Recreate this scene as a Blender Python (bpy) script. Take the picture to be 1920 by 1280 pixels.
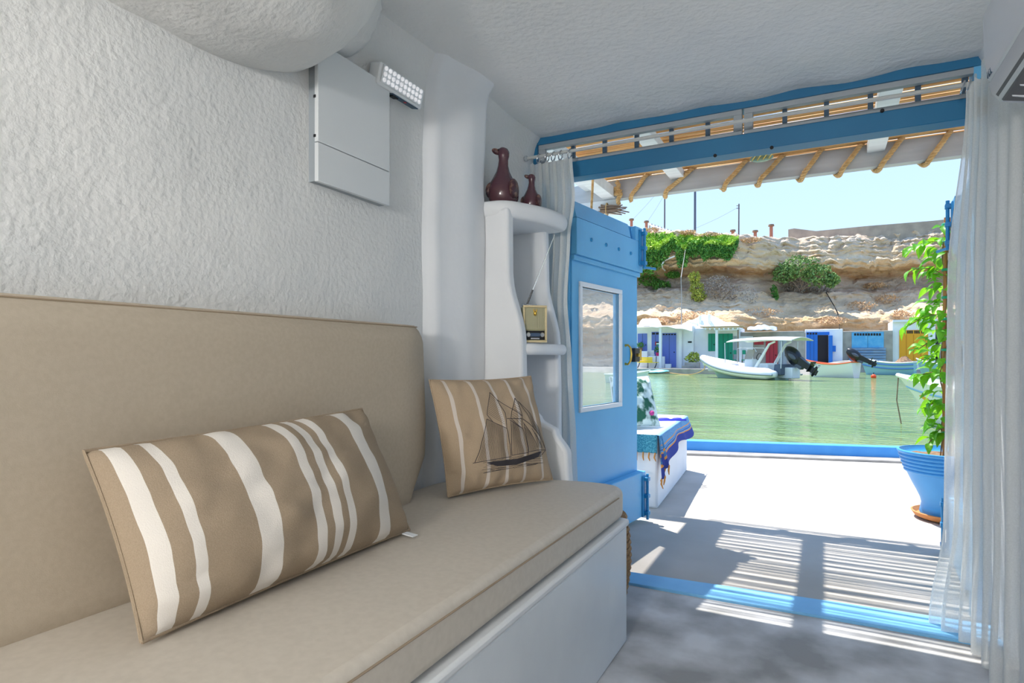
import bpy, math, random
from mathutils import Vector, Matrix, noise
for o in list(bpy.data.objects): bpy.data.objects.remove(o)
scene = bpy.context.scene
COL = scene.collection
PI = math.pi
# ------------------------------------------------------------------ camera, sky, sun, exposure
CF = 1120.0; HY = 670.0; CH = 1.05; YAW = math.atan(583 / CF)
cd = bpy.data.cameras.new('camera'); cam = bpy.data.objects.new('camera', cd); COL.objects.link(cam)
cd.sensor_width = 36; cd.lens = CF / 1920 * 36; cd.shift_y = (HY - 640) / 1920; cd.clip_start = .02; cd.clip_end = 600
cam.location = (0, 0, CH); cam.rotation_euler = (PI / 2, 0, YAW); scene.camera = cam
scene.view_settings.view_transform = 'Standard'; scene.view_settings.look = 'None'
scene.view_settings.gamma = 1; scene.view_settings.use_curve_mapping = False
scene.view_settings.exposure = 0.72
w = bpy.data.worlds.new('sky'); scene.world = w; w.use_nodes = True
nt = w.node_tree; nt.nodes.clear()
_o = nt.nodes.new('ShaderNodeOutputWorld'); _b = nt.nodes.new('ShaderNodeBackground'); _b.inputs[1].default_value = .92
_tc = nt.nodes.new('ShaderNodeTexCoord'); _sx = nt.nodes.new('ShaderNodeSeparateXYZ'); _r = nt.nodes.new('ShaderNodeValToRGB')
_r.color_ramp.elements[0].position = 0.0; _r.color_ramp.elements[0].color = (.55, .72, .95, 1)
_r.color_ramp.elements[1].position = .9; _r.color_ramp.elements[1].color = (.25, .49, 1.0, 1)
_e = _r.color_ramp.elements.new(.3); _e.color = (.44, .64, .95, 1)
nt.links.new(_tc.outputs['Generated'], _sx.inputs[0]); nt.links.new(_sx.outputs[2], _r.inputs[0])
nt.links.new(_r.outputs[0], _b.inputs[0]); nt.links.new(_b.outputs[0], _o.inputs[0])
sl = bpy.data.lights.new('sun', 'SUN'); sl.energy = 5.4; sl.angle = math.radians(.55); sl.color = (1, .95, .87)
so = bpy.data.objects.new('sun', sl); COL.objects.link(so)
so.rotation_euler = Vector((.375, -.237, -1)).to_track_quat('-Z', 'Y').to_euler(); so.location = (-4, 5, 12)
FILL_POWER = 64.0

# ------------------------------------------------------------------ pixel helpers (1920x1280 frame)
_F = (-math.sin(YAW), math.cos(YAW)); _R = (math.cos(YAW), math.sin(YAW))
def ray(u, v):
    a = (u - 960) / CF
    return (_F[0] + a * _R[0], _F[1] + a * _R[1], -(v - HY) / CF)
def atz(u, v, z):
    r = ray(u, v); t = (z - CH) / r[2]; return Vector((r[0] * t, r[1] * t, z))
def atx(u, v, x):
    r = ray(u, v); t = x / r[0]; return Vector((x, r[1] * t, CH + r[2] * t))
def aty(u, v, y):
    r = ray(u, v); t = y / r[1]; return Vector((r[0] * t, y, CH + r[2] * t))

# ------------------------------------------------------------------ materials
def lin(c):
    return tuple(((x / 255) / 12.92 if x / 255 <= .04045 else ((x / 255 + .055) / 1.055) ** 2.4) for x in c) + (1,)
_m = {}
def mat(name, rgb, rough=.6, metal=0, rgb2=None, scale=4, contrast=(.35, .65), bump=None, stretch=None, spec=.5, coat=0, alpha=None, trans=0, emit=None, coords='Object', detail=5):
    if name in _m: return _m[name]
    m = bpy.data.materials.new(name); m.use_nodes = True; _m[name] = m
    n = m.node_tree.nodes; l = m.node_tree.links; p = n['Principled BSDF']
    p.inputs['Base Color'].default_value = lin(rgb); p.inputs['Roughness'].default_value = rough; p.inputs['Metallic'].default_value = metal
    p.inputs['Specular IOR Level'].default_value = spec; p.inputs['Coat Weight'].default_value = coat
    p.inputs['Transmission Weight'].default_value = trans
    if alpha is not None: p.inputs['Alpha'].default_value = alpha
    if emit: p.inputs['Emission Color'].default_value = lin(emit[0]); p.inputs['Emission Strength'].default_value = emit[1]
    tc = n.new('ShaderNodeTexCoord'); src = tc.outputs[coords]
    if stretch:
        mp = n.new('ShaderNodeMapping'); mp.inputs['Scale'].default_value = stretch; l.new(src, mp.inputs[0]); src = mp.outputs[0]
    if rgb2:
        t = n.new('ShaderNodeTexNoise'); t.inputs['Scale'].default_value = scale; t.inputs['Detail'].default_value = detail
        r = n.new('ShaderNodeValToRGB'); r.color_ramp.elements[0].position, r.color_ramp.elements[1].position = contrast
        r.color_ramp.elements[0].color = lin(rgb); r.color_ramp.elements[1].color = lin(rgb2)
        l.new(src, t.inputs['Vector']); l.new(t.outputs['Fac'], r.inputs[0]); l.new(r.outputs[0], p.inputs['Base Color'])
    prev = None
    for (bs, st, dist) in (bump or []):
        t = n.new('ShaderNodeTexNoise'); t.inputs['Scale'].default_value = bs; t.inputs['Detail'].default_value = 4
        b = n.new('ShaderNodeBump'); b.inputs['Strength'].default_value = st; b.inputs['Distance'].default_value = dist
        l.new(src, t.inputs['Vector']); l.new(t.outputs['Fac'], b.inputs['Height'])
        if prev: l.new(prev, b.inputs['Normal'])
        prev = b.outputs[0]
    if prev: l.new(prev, p.inputs['Normal'])
    return m
def uvmat(name, base, bands, axis=0, rough=.95, base2=None, nscale=60, weave=None):
    """colour bands along one UV axis: bands = [(start, end, rgb)]; fine woven relief"""
    m = bpy.data.materials.new(name); m.use_nodes = True; n = m.node_tree.nodes; l = m.node_tree.links; p = n['Principled BSDF']
    p.inputs['Roughness'].default_value = rough; p.inputs['Specular IOR Level'].default_value = .15
    uv = n.new('ShaderNodeUVMap'); sx = n.new('ShaderNodeSeparateXYZ'); l.new(uv.outputs[0], sx.inputs[0])
    nz = n.new('ShaderNodeTexNoise'); nz.inputs['Scale'].default_value = nscale; nz.inputs['Detail'].default_value = 6
    tc = n.new('ShaderNodeTexCoord'); l.new(tc.outputs['Object'], nz.inputs['Vector'])
    r0 = n.new('ShaderNodeValToRGB'); r0.color_ramp.elements[0].position = .35; r0.color_ramp.elements[1].position = .65
    r0.color_ramp.elements[0].color = lin(base); r0.color_ramp.elements[1].color = lin(base2 or base); l.new(nz.outputs['Fac'], r0.inputs[0])
    cur = r0.outputs[0]
    for a, b, c in bands:
        g = n.new('ShaderNodeMath'); g.operation = 'GREATER_THAN'; g.inputs[1].default_value = a; l.new(sx.outputs[axis], g.inputs[0])
        s = n.new('ShaderNodeMath'); s.operation = 'LESS_THAN'; s.inputs[1].default_value = b; l.new(sx.outputs[axis], s.inputs[0])
        mu = n.new('ShaderNodeMath'); mu.operation = 'MULTIPLY'; l.new(g.outputs[0], mu.inputs[0]); l.new(s.outputs[0], mu.inputs[1])
        mx = n.new('ShaderNodeMix'); mx.data_type = 'RGBA'; l.new(mu.outputs[0], mx.inputs[0]); l.new(cur, mx.inputs[6]); mx.inputs[7].default_value = lin(c)
        cur = mx.outputs[2]
    l.new(cur, p.inputs['Base Color'])
    wv = n.new('ShaderNodeTexNoise'); wv.inputs['Scale'].default_value = 420; wv.inputs['Detail'].default_value = 2
    l.new(tc.outputs['Object'], wv.inputs['Vector'])
    b = n.new('ShaderNodeBump'); b.inputs['Strength'].default_value = .35; b.inputs['Distance'].default_value = .002
    l.new(wv.outputs['Fac'], b.inputs['Height']); l.new(b.outputs[0], p.inputs['Normal'])
    return m

PLASTER = mat('rough_white_plaster', (232, 232, 230), .9, rgb2=(222, 223, 222), scale=1.6, bump=[(8, .5, .012), (60, .8, .005)], spec=.2)
SMOOTH = mat('smooth_white_plaster', (233, 235, 237), .8, rgb2=(225, 228, 231), scale=2, bump=[(6, .3, .008), (40, .12, .003)], spec=.25)
CEIL = mat('ceiling_plaster', (236, 237, 236), .9, rgb2=(226, 228, 228), scale=1.2, bump=[(5, .6, .016), (40, .8, .005)], spec=.2)
CONC = mat('concrete_floor', (154, 153, 151), .75, rgb2=(212, 212, 213), scale=3.6, contrast=(.36, .64), bump=[(14, .2, .004), (90, .25, .0015)], spec=.3, detail=9)
TERR = mat('terrace_cement', (174, 168, 160), .8, rgb2=(190, 184, 177), scale=1.8, bump=[(10, .2, .006), (80, .25, .002)], spec=.25)
BLUE = mat('sky_blue_paint', (104, 186, 232), .42, rgb2=(98, 178, 226), scale=3, bump=[(30, .06, .002)])
DBLUE = mat('deep_blue_paint', (30, 112, 156), .45, rgb2=(27, 105, 148), scale=3, bump=[(25, .06, .002)])
HARD = mat('blue_hardware_paint', (38, 138, 192), .4)
LBLUE = mat('threshold_blue_paint', (124, 190, 234), .5, rgb2=(112, 178, 226), scale=5, bump=[(30, .1, .002)])
KERB = mat('kerb_blue_paint', (70, 152, 226), .6, rgb2=(78, 160, 230), scale=5)
GREYP = mat('grey_frame_paint', (158, 166, 172), .5)
SLATE = mat('slate_bar_paint', (58, 84, 106), .5)
WHITEP = mat('white_paint', (235, 238, 240), .45)
WHITEW = mat('white_painted_wood', (226, 228, 224), .6, rgb2=(210, 213, 208), scale=2, stretch=(1, 8, 8), bump=[(12, .2, .002)])
GREYW = mat('pale_grey_wood', (186, 188, 186), .65, rgb2=(172, 174, 172), scale=2, stretch=(1, 10, 10), bump=[(12, .2, .002)])
REED = mat('reed_cane', (196, 142, 78), .6, rgb2=(226, 184, 120), scale=6, stretch=(.4, 12, 12))
ROPE = mat('jute_rope', (196, 156, 98), .9, rgb2=(216, 180, 124), scale=30, bump=[(160, .5, .002)])
BEIGE = mat('beige_upholstery', (192, 179, 160), .85, rgb2=(186, 173, 154), scale=90, bump=[(3.5, .25, .012), (500, .25, .0008)], spec=.2)
BEIGES = mat('beige_seat_fabric', (208, 199, 186), .55, rgb2=(202, 193, 180), scale=60, bump=[(4, .3, .014), (11, .12, .004), (500, .12, .0006)], spec=.3)
SEAM = mat('stitch_brown', (160, 142, 120), .9)
BRASS = mat('brass', (214, 176, 82), .28, 1)
BLACK = mat('black_plastic', (22, 23, 26), .35)
DARK = mat('dark_gap', (30, 31, 33), .8)
CHROME = mat('chrome', (205, 208, 212), .18, 1)
INK = mat('ink_print', (58, 54, 58), .9)
WOODD = mat('weathered_wood', (116, 96, 78), .85, rgb2=(140, 118, 96), scale=8)
GLASS = mat('window_glass', (236, 246, 248), .02, trans=.0, alpha=.3, spec=.9)
GLASS.node_tree.nodes['Principled BSDF'].inputs['Coat Weight'].default_value = .6

def sheer(name, rgb, tr):
    m = bpy.data.materials.new(name); m.use_nodes = True; n = m.node_tree.nodes; l = m.node_tree.links; n.clear()
    o = n.new('ShaderNodeOutputMaterial'); d = n.new('ShaderNodeBsdfDiffuse'); t = n.new('ShaderNodeBsdfTranslucent'); x = n.new('ShaderNodeBsdfTransparent')
    d.inputs[0].default_value = lin(rgb); t.inputs[0].default_value = lin(rgb)
    a = n.new('ShaderNodeMixShader'); b = n.new('ShaderNodeMixShader'); a.inputs[0].default_value = .42
    l.new(d.outputs[0], a.inputs[1]); l.new(t.outputs[0], a.inputs[2])
    tc = n.new('ShaderNodeTexCoord'); wv = n.new('ShaderNodeTexNoise'); wv.inputs['Scale'].default_value = 220
    mr = n.new('ShaderNodeMapRange'); mr.inputs[3].default_value = tr - .08; mr.inputs[4].default_value = tr + .08
    l.new(tc.outputs['Object'], wv.inputs['Vector']); l.new(wv.outputs['Fac'], mr.inputs[0]); l.new(mr.outputs[0], b.inputs[0])
    l.new(a.outputs[0], b.inputs[1]); l.new(x.outputs[0], b.inputs[2]); l.new(b.outputs[0], o.inputs[0])
    return m
SHEER = sheer('sheer_white_linen', (238, 240, 238), .31)

# ------------------------------------------------------------------ mesh builder
class G:
    def __init__(s): s.v = []; s.f = []; s.uv = []
    def add(s, vs, fs, uv=None):
        b = len(s.v); s.v += [tuple(p) for p in vs]; s.f += [tuple(i + b for i in f) for f in fs]
        s.uv += uv if uv else [(0, 0)] * len(vs)
        return s
    def box(s, lo, hi, M=None):
        x0, y0, z0 = lo; x1, y1, z1 = hi
        vs = [Vector(p) for p in ((x0, y0, z0), (x1, y0, z0), (x1, y1, z0), (x0, y1, z0), (x0, y0, z1), (x1, y0, z1), (x1, y1, z1), (x0, y1, z1))]
        if M: vs = [M @ p for p in vs]
        return s.add(vs, [(0, 3, 2, 1), (4, 5, 6, 7), (0, 1, 5, 4), (1, 2, 6, 5), (2, 3, 7, 6), (3, 0, 4, 7)])
    def prism(s, a, b):
        n = len(a)
        return s.add(list(a) + list(b), [tuple(range(n))[::-1], tuple(range(n, 2 * n))] + [(i, (i + 1) % n, n + (i + 1) % n, n + i) for i in range(n)])
    def tube(s, pts, r, n=8, cap=True, flat=1.0):
        pts = [Vector(p) for p in pts]; k = len(pts)
        rs = r if isinstance(r, (list, tuple)) else [r] * k
        vs = []; fs = []; N = None
        for i, p in enumerate(pts):
            t = (pts[min(i + 1, k - 1)] - pts[max(i - 1, 0)])
            t = t.normalized() if t.length > 1e-9 else Vector((0, 0, 1))
            if N is None:
                N = t.cross(Vector((0, 0, 1)) if abs(t.z) < .9 else Vector((1, 0, 0))).normalized()
            else:
                N = (N - t * N.dot(t)); N = N.normalized() if N.length > 1e-6 else t.orthogonal().normalized()
            B = t.cross(N)
            for j in range(n):
                a = 2 * PI * j / n; vs.append(p + N * (math.cos(a) * rs[i]) + B * (math.sin(a) * rs[i] * flat))
        for i in range(k - 1):
            for j in range(n): fs.append((i * n + j, i * n + (j + 1) % n, (i + 1) * n + (j + 1) % n, (i + 1) * n + j))
        if cap: fs += [tuple(range(n))[::-1], tuple(range((k - 1) * n, k * n))]
        return s.add(vs, fs)
    def lathe(s, prof, n=24, at=(0, 0, 0), M=None, cap=True):
        vs = []; fs = []; k = len(prof); at = Vector(at)
        for r, z in prof:
            for j in range(n):
                a = 2 * PI * j / n; p = Vector((r * math.cos(a), r * math.sin(a), z)); vs.append((M @ p if M else p) + at)
        for i in range(k - 1):
            for j in range(n): fs.append((i * n + j, i * n + (j + 1) % n, (i + 1) * n + (j + 1) % n, (i + 1) * n + j))
        if cap: fs += [tuple(range(n))[::-1], tuple(range((k - 1) * n, k * n))]
        return s.add(vs, fs)
    def grid(s, fn, nu, nv, closeu=False):
        vs = []; uv = []; fs = []; W = nu if closeu else nu + 1
        for j in range(nv + 1):
            for i in range(W):
                vs.append(fn(i / nu, j / nv)); uv.append((i / nu, j / nv))
        for j in range(nv):
            for i in range(nu):
                fs.append((j * W + i, j * W + (i + 1) % W, (j + 1) * W + (i + 1) % W, (j + 1) * W + i))
        return s.add(vs, fs, uv)
    def ell(s, c, r, nu=16, nv=10, M=None):
        c = Vector(c)
        def fn(u, v):
            a = 2 * PI * u; b = PI * (v - .5) * .998; p = Vector((r[0] * math.cos(b) * math.cos(a), r[1] * math.cos(b) * math.sin(a), r[2] * math.sin(b)))
            return (M @ p if M else p) + c
        return s.grid(fn, nu, nv, True)
    def build(s, name, m, parent=None, smooth=True, bevel=0, solid=0, sub=0, ang=38, seg=2):
        me = bpy.data.meshes.new(name); me.from_pydata(s.v, [], s.f); me.update()
        if any(u != (0, 0) for u in s.uv):
            lay = me.uv_layers.new(name='UVMap')
            for L in me.loops: lay.data[L.index].uv = s.uv[L.vertex_index]
        o = bpy.data.objects.new(name, me); COL.objects.link(o); me.materials.append(m)
        if smooth:
            me.polygons.foreach_set('use_smooth', [True] * len(me.polygons)); me.set_sharp_from_angle(angle=math.radians(ang))
        if solid:
            md = o.modifiers.new('solid', 'SOLIDIFY'); md.thickness = solid; md.offset = 0
        if bevel:
            md = o.modifiers.new('bevel', 'BEVEL'); md.width = bevel; md.segments = seg; md.limit_method = 'ANGLE'; md.angle_limit = math.radians(35)
        if sub:
            md = o.modifiers.new('sub', 'SUBSURF'); md.levels = md.render_levels = sub
        if parent is not None:
            o.parent = parent; o.matrix_parent_inverse = Matrix.Translation(-wl(parent))
        return o
def wl(o):
    p = Vector((0, 0, 0)) if o.type == 'MESH' else Vector(o.location)
    return p
def tag(o, label, cat, group=None):
    o['label'] = label; o['category'] = cat
    if group: o['group'] = group
    return o
def thing(name, label, cat, loc=(0, 0, 0), group=None):
    o = bpy.data.objects.new(name, None); COL.objects.link(o); o.location = loc; o.empty_display_size = .05
    return tag(o, label, cat, group)
def struct(o, label=None):
    o['kind'] = 'structure'
    if label: o['label'] = label
    return o
def sroot(name, loc, label=None):
    o = bpy.data.objects.new(name, None); COL.objects.link(o); o.location = loc; o.empty_display_size = .05
    return struct(o, label)
def bx(name, lo, hi, m, parent=None, bevel=0, M=None):
    return G().box(lo, hi, M).build(name, m, parent, smooth=bool(bevel), bevel=bevel)
def share(src, name, M, parent):
    """a copy of a mesh object sharing its mesh data, placed by a world matrix"""
    o = src.copy(); o.name = name; COL.objects.link(o); o.parent = parent
    o.matrix_parent_inverse = Matrix.Translation(-wl(parent)); o.matrix_basis = M
    return o
def nz(x, y, z=0, s=1): return noise.noise(Vector((x * s, y * s, z * s)))
def sm(a, b, x):
    t = max(0, min(1, (x - a) / (b - a))); return t * t * (3 - 2 * t)

XL = -1.40; XR = .56; ZC = 2.24; YF = 2.93; YB = -2.6
# ================================================================== THE ROOM
def wl_fn(u, v):
    y = YB + (YF + .05 - YB) * u; z = -.02 + 2.30 * v
    x = XL + .010 * nz(y, z, 3, 1.3) + .005 * nz(y, z, 9, 4)
    x += .05 * math.exp(-max(0, ZC - z) / .05)
    return (x, y, z)
struct(G().grid(wl_fn, 170, 70).build('wall_left', PLASTER), 'rough white plaster wall behind the long sofa')
def pil(u, v):                                                     # plaster pilaster
    y = 1.91 + .42 * u; z = .0 + 2.25 * v
    prof = sm(0, .16, u) * (1 - sm(.86, 1, u)) * (.55 + .45 * sm(.15, .62, u))
    return (XL - .01 + .095 * prof * (1 + .1 * nz(y, z, 1, 3)) + .004 * nz(y, z, 5, 6) + .05 * math.exp(-(2.25 - z) / .04), y + .008 * nz(z, 1, 2, 1.8), z)
struct(G().grid(pil, 26, 50).build('trim_1', SMOOTH), 'rounded white plaster pilaster beside the shelves')
def soffit(name, y0, yc, y1, p, q, label):
    def fn(u, v):
        y = y0 + (y1 - y0) * (1 - (1 - u) ** 2)
        c = 1 if y < yc else max(0, 1 - ((y - yc) / (y1 - yc)) ** 2.3) ** (1 / 2.3)
        a = PI / 2 * v; e = 2 / 2.4
        n = .012 * nz(y, v * 2, 4, 3) + .006 * nz(y, v * 2, 8, 9)
        return (XL - .03 + (p * c + n) * math.cos(a) ** e, y, ZC + .05 - (q * c + n) * math.sin(a) ** e)
    struct(G().grid(fn, 90, 34).build(name, PLASTER, ang=80), label)
soffit('trim_2', YB, 1.0, 1.47, .47, .455, 'large rounded plaster soffit high on the left wall')
soffit('trim_3', 1.0, 1.36, 1.63, .17, .27, 'small rounded plaster bulge above the fuse panel')
def ceil(u, v):
    x = XL - .1 + (XR + .25 - XL) * u; y = YB + (YF + .02 - YB) * v
    return (x, y, ZC + .012 * nz(x, y, 2, 1.6) + .004 * nz(x, y, 7, 6) - .012 * sm(2.6, 2.95, y) * (.5 + nz(x, 0, 0, 5)))
struct(G().grid(ceil, 60, 130).build('ceiling', CEIL), 'uneven white plaster ceiling')
bx('roof_slab', (-3.2, YB - .2, ZC + .06), (2.6, YF + .1, ZC + .35), SMOOTH)['kind'] = 'structure'
def wr(u, v):
    y = YB + (YF + .05 - YB) * u; z = -.02 + 2.3 * v
    return (XR + .02 + .01 * nz(y, z, 30, 1.4) - .04 * math.exp(-max(0, ZC - z) / .05) - .03 * sm(2.2, 2.9, y) * 0, y, z)
struct(G().grid(wr, 90, 50).build('wall_right', SMOOTH), 'white plaster wall carrying the air conditioner')
struct(bx('wall_back', (XL - .2, YB - .15, 0), (XR + .3, YB, ZC + .1), PLASTER))
for i, (a, b) in enumerate(((-4.2, XL - .0), (XR + .05, 4.5))):
    struct(bx('wall_front' if i == 0 else 'wall_front.001', (a, YF, -.3), (b, YF + .12, 2.6), SMOOTH))
def flo(u, v):
    x = XL - .1 + (XR + .2 - XL) * u; y = YB + (2.72 - YB) * v
    return (x, y, .003 * nz(x, y, 0, 2))
struct(G().grid(flo, 40, 90).build('floor', CONC), 'worn grey concrete floor with pale streaks')
struct(G().prism([(XL, 2.685, -.02), (XR + .1, 2.712, -.02), (XR + .1, 2.93, -.02), (XL, 2.80, -.02)],
          [(XL, 2.685, .012), (XR + .1, 2.712, .012), (XR + .1, 2.93, .012), (XL, 2.80, .012)]).build('trim_4', LBLUE, bevel=.004), 'light blue painted door threshold')
def ter(u, v):
    x = -5 + 10 * u; y = 2.70 + (6.9 + .22 * x - 2.70 + .25) * v
    return (x, y, -.006 + .006 * nz(x, y, 0, 1.1) * sm(2.9, 3.3, y))
struct(G().grid(ter, 60, 40).build('terrace', TERR), 'sunlit cement terrace outside the doorway')
kr = sroot('kerb', (-.2, 6.9, 0), 'low blue kerb along the edge of the terrace')
ka, kb = Vector((-5, 6.95 - .27 * 3.73, 0)), Vector((5, 6.62 + .27 * 6.25, 0))
kd = (kb - ka).normalized(); kn = Vector((-kd.y, kd.x, 0))
def kpr(h0, h1, d0, d1): return ([ka + kn * d0 + Vector((0, 0, h0)), kb + kn * d0 + Vector((0, 0, h0)), kb + kn * d1 + Vector((0, 0, h0)), ka + kn * d1 + Vector((0, 0, h0))],
                                 [ka + kn * d0 + Vector((0, 0, h1)), kb + kn * d0 + Vector((0, 0, h1)), kb + kn * d1 + Vector((0, 0, h1)), ka + kn * d1 + Vector((0, 0, h1))])
G().prism(*kpr(-.5, .125, 0, .13)).build('upstand', KERB, kr, bevel=.01)
G().prism(*kpr(-.05, .02, -.22, 0)).build('cement_fillet', mat('grey_cement', (160, 155, 148), .9, rgb2=(140, 136, 130), scale=6), kr, bevel=.01)

# ---- door head: trims, header beam, transom windows
struct(bx('trim_5', (XL, 2.935, 2.20), (XR + .05, 3.02, ZC + .04), DBLUE), 'dark blue strip under the ceiling above the transoms')
struct(bx('trim_6', (XL, 2.94, 2.0), (XR + .05, 3.035, 2.082), DBLUE, bevel=.003), 'blue header beam over the doorway')
struct(bx('trim_7', (XL - .01, 2.93, 0), (XL + .03, 3.03, ZC), DBLUE), 'blue door jamb by the shelves')
struct(bx('trim_8', (XL + .03, 2.96, 0), (-1.2, 3.03, 2.0), BLUE), 'blue door post behind the gathered curtain')
struct(bx('trim_9', (XR - .03, 2.94, 0), (XR + .06, 3.03, 2.2), BLUE), 'blue door post beside the long curtain')
def transom(n, x0, x1, bars, label):
    r = sroot('window_%d' % n, ((x0 + x1) / 2, 2.95, 2.085), label)
    g = G(); t = .038
    for lo, hi in (((x0, 2.945, 2.083), (x1, 2.975, 2.083 + .019)), ((x0, 2.945, 2.176), (x1, 2.975, 2.206)), ((x0, 2.945, 2.102), (x0 + t, 2.975, 2.176)), ((x1 - t, 2.945, 2.102), (x1, 2.975, 2.176))): g.box(lo, hi)
    g.build('window_frame', GREYP, r, bevel=.002)
    for x in bars: bx('bar', (x - .010, 2.98, 2.085), (x + .010, 3.0, 2.2), SLATE, r)
transom(1, -1.372, -.332, (-1.186, -1.01, -.84, -.665, -.492), 'grey transom frame nearer the plaster shelves')
transom(2, -.324, .57, (-.154, .014, .181, .351, .509), 'grey transom frame nearer the air conditioner')

# ---- double door leaves, both open outward
def leaf_frame(H, E):
    H = Vector(H); E = Vector(E); d = (E - H).normalized()
    return H, d, (E - H).length
def door(n, H, E, side, label):
    """leaf with face looking to 'side' (+1: +x side of a door running in +y)"""
    H, d, L = leaf_frame(H, E); nn = Vector((d.y, -d.x, 0)) * side
    M = Matrix(((d.x, nn.x, 0, H.x), (d.y, nn.y, 0, H.y), (0, 0, 1, 0), (0, 0, 0, 1)))       # local (s, out, z)
    r = sroot('door_%d' % n, H, label)
    wx0, wx1, wz0, wz1 = .10, .585, .775, 1.44
    g = G()
    for lo, hi in (((0, -.04, .02), (L, 0, wz0)), ((0, -.04, wz1), (L, 0, 1.885)), ((0, -.04, wz0), (wx0, 0, wz1)), ((wx1, -.04, wz0), (L, 0, wz1))): g.box(lo, hi, M)
    g.build('leaf', BLUE, r, smooth=False)
    g = G(); t = .026
    for lo, hi in (((wx0 - t, -.03, wz0 - t), (wx1 + t, .012, wz0)), ((wx0 - t, -.03, wz1), (wx1 + t, .012, wz1 + t)), ((wx0 - t, -.03, wz0), (wx0, .012, wz1)), ((wx1, -.03, wz0), (wx1 + t, .012, wz1))): g.box(lo, hi, M)
    fr = g.build('window_frame', WHITEP, r, bevel=.003)
    bx('pane', (wx0, -.022, wz0), (wx1, -.018, wz1), GLASS, fr, M=M)
    bx('rail', (-.01, 0, 1.60), (L + .012, .035, 1.795), BLUE, r, bevel=.003, M=M)
    bx('moulding', (-.01, 0, 1.572), (L + .012, .018, 1.60), BLUE, r, bevel=.004, M=M)
    G().prism([M @ Vector(p) for p in ((-.01, 0, 1.795), (L * .80, 0, 1.795), (L * .80, 0, 1.885), (-.01, 0, 1.885))],
              [M @ Vector(p) for p in ((-.01, .034, 1.797), (L * .80, .034, 1.797), (L * .80, .012, 1.885), (-.01, .012, 1.885))]).build('top_board', BLUE, r, smooth=False)
    bx('end_block', (L * .88, 0, 1.795), (L + .012, .035, 1.885), BLUE, r, bevel=.003, M=M)
    for s_ in (.155, .337, .506, .68):
        G().lathe([(.0, .0), (.011, 0), (.011, .005), (.006, .008), (0, .008)], 10, M @ Vector((s_, .035, 1.70)), (Matrix(((d.x, 0, nn.x), (d.y, 0, nn.y), (0, 1, 0)))), cap=False).build('stud', HARD, r)
    bx('kick_box', (.2, 0, .03), (L + .012, .055, .315), BLUE, r, bevel=.004, M=M)
    for nm, z0, z1, o in (('top_bolt', 1.64, 1.87, .035), ('bottom_bolt', .03, .29, .055)):
        b = bx(nm, (L - .055, o, z0), (L + .006, o + .008, z1), HARD, r, bevel=.002, M=M)
        G().tube([M @ Vector((L - .012, o + .022, z0 - .02)), M @ Vector((L - .012, o + .022, z1 + .012))], .009, 10).build('bolt_rod', HARD, b)
        for k in (.08, .5, .92):
            zc = z0 + (z1 - z0) * k; bx('bolt_guide', (L - .03, o, zc - .012), (L + .008, o + .034, zc + .012), HARD, b, bevel=.003, M=M)
        if nm == 'top_bolt':
            G().tube([M @ Vector((L - .012, o + .022, z0 - .01)), M @ Vector((L + .05, o + .05, z0 - .012)), M @ Vector((L + .075, o + .06, z0 - .012))], [.008, .007, .009], 8).build('bolt_handle', HARD, b)
    h = G().tube([M @ Vector(p) for p in ((.675, 0, 1.125), (.675, .02, 1.128), (.675, .036, 1.11), (.675, .042, 1.07), (.675, .036, 1.03), (.675, .02, 1.008), (.675, 0, 1.01))], [.009, .006, .006, .007, .006, .006, .009], 10).build('pull_handle', BRASS, r)
    lk = bx('lock_case', (.765, 0, 1.022), (.84, .028, 1.11), BLACK, r, bevel=.003, M=M)
    bx('latch', (.842, .004, 1.03), (.875, .026, 1.10), BRASS, lk, bevel=.003, M=M)
    G().lathe([(.0, 0), (.011, 0), (.011, .012), (.006, .016), (0, .016)], 12, M @ Vector((.80, .028, 1.066)), Matrix(((d.x, 0, nn.x), (d.y, 0, nn.y), (0, 1, 0))), cap=False).build('lock_knob', BRASS, lk)
    return r
door(1, (-1.19, 2.98, 0), (-1.075, 3.83, 0), 1, 'blue door leaf with white framed pane opened beside the tasselled bench')
door(2, (.585, 3.04, 0), (.645, 3.89, 0), -1, 'blue door leaf opened behind the long sheer curtain')

# ================================================================== CURTAINS
rod = thing('curtain_rod', 'pale grey rope-wrapped curtain rod in front of the transoms', 'curtain rod', (-.4, 2.80, 2.085))
G().tube([(-1.37, 2.80, 2.087), (-.4, 2.80, 2.09), (.55, 2.80, 2.082)], .0085, 10).build('rod', mat('weathered_rod', (176, 180, 180), .7, rgb2=(196, 200, 198), scale=12, stretch=(.5, 10, 10), bump=[(60, .4, .003)]), rod)
for x in (-1.375, .553): G().ell((x, 2.80, 2.087), (.013, .016, .016), 10, 6).build('finial', GREYP, rod)
def ring_mesh(c, R, r):
    g = G()
    pts = [(c[0] + .006 * math.sin(a * 1.0), c[1] + R * math.cos(a), c[2] + R * math.sin(a)) for a in [2 * PI * k / 18 for k in range(19)]]
    return g.tube(pts, r, 6, cap=False)
def curtain(name, label, fn, nu, nv, rings, loc):
    r = thing(name, label, 'curtain', loc)
    G().grid(fn, nu, nv).build('cloth', SHEER, r, ang=180)
    for x, y in rings: ring_mesh((x, y, 2.087 - .012), .022, .003).build('ring', CHROME, r)
    return r
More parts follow.
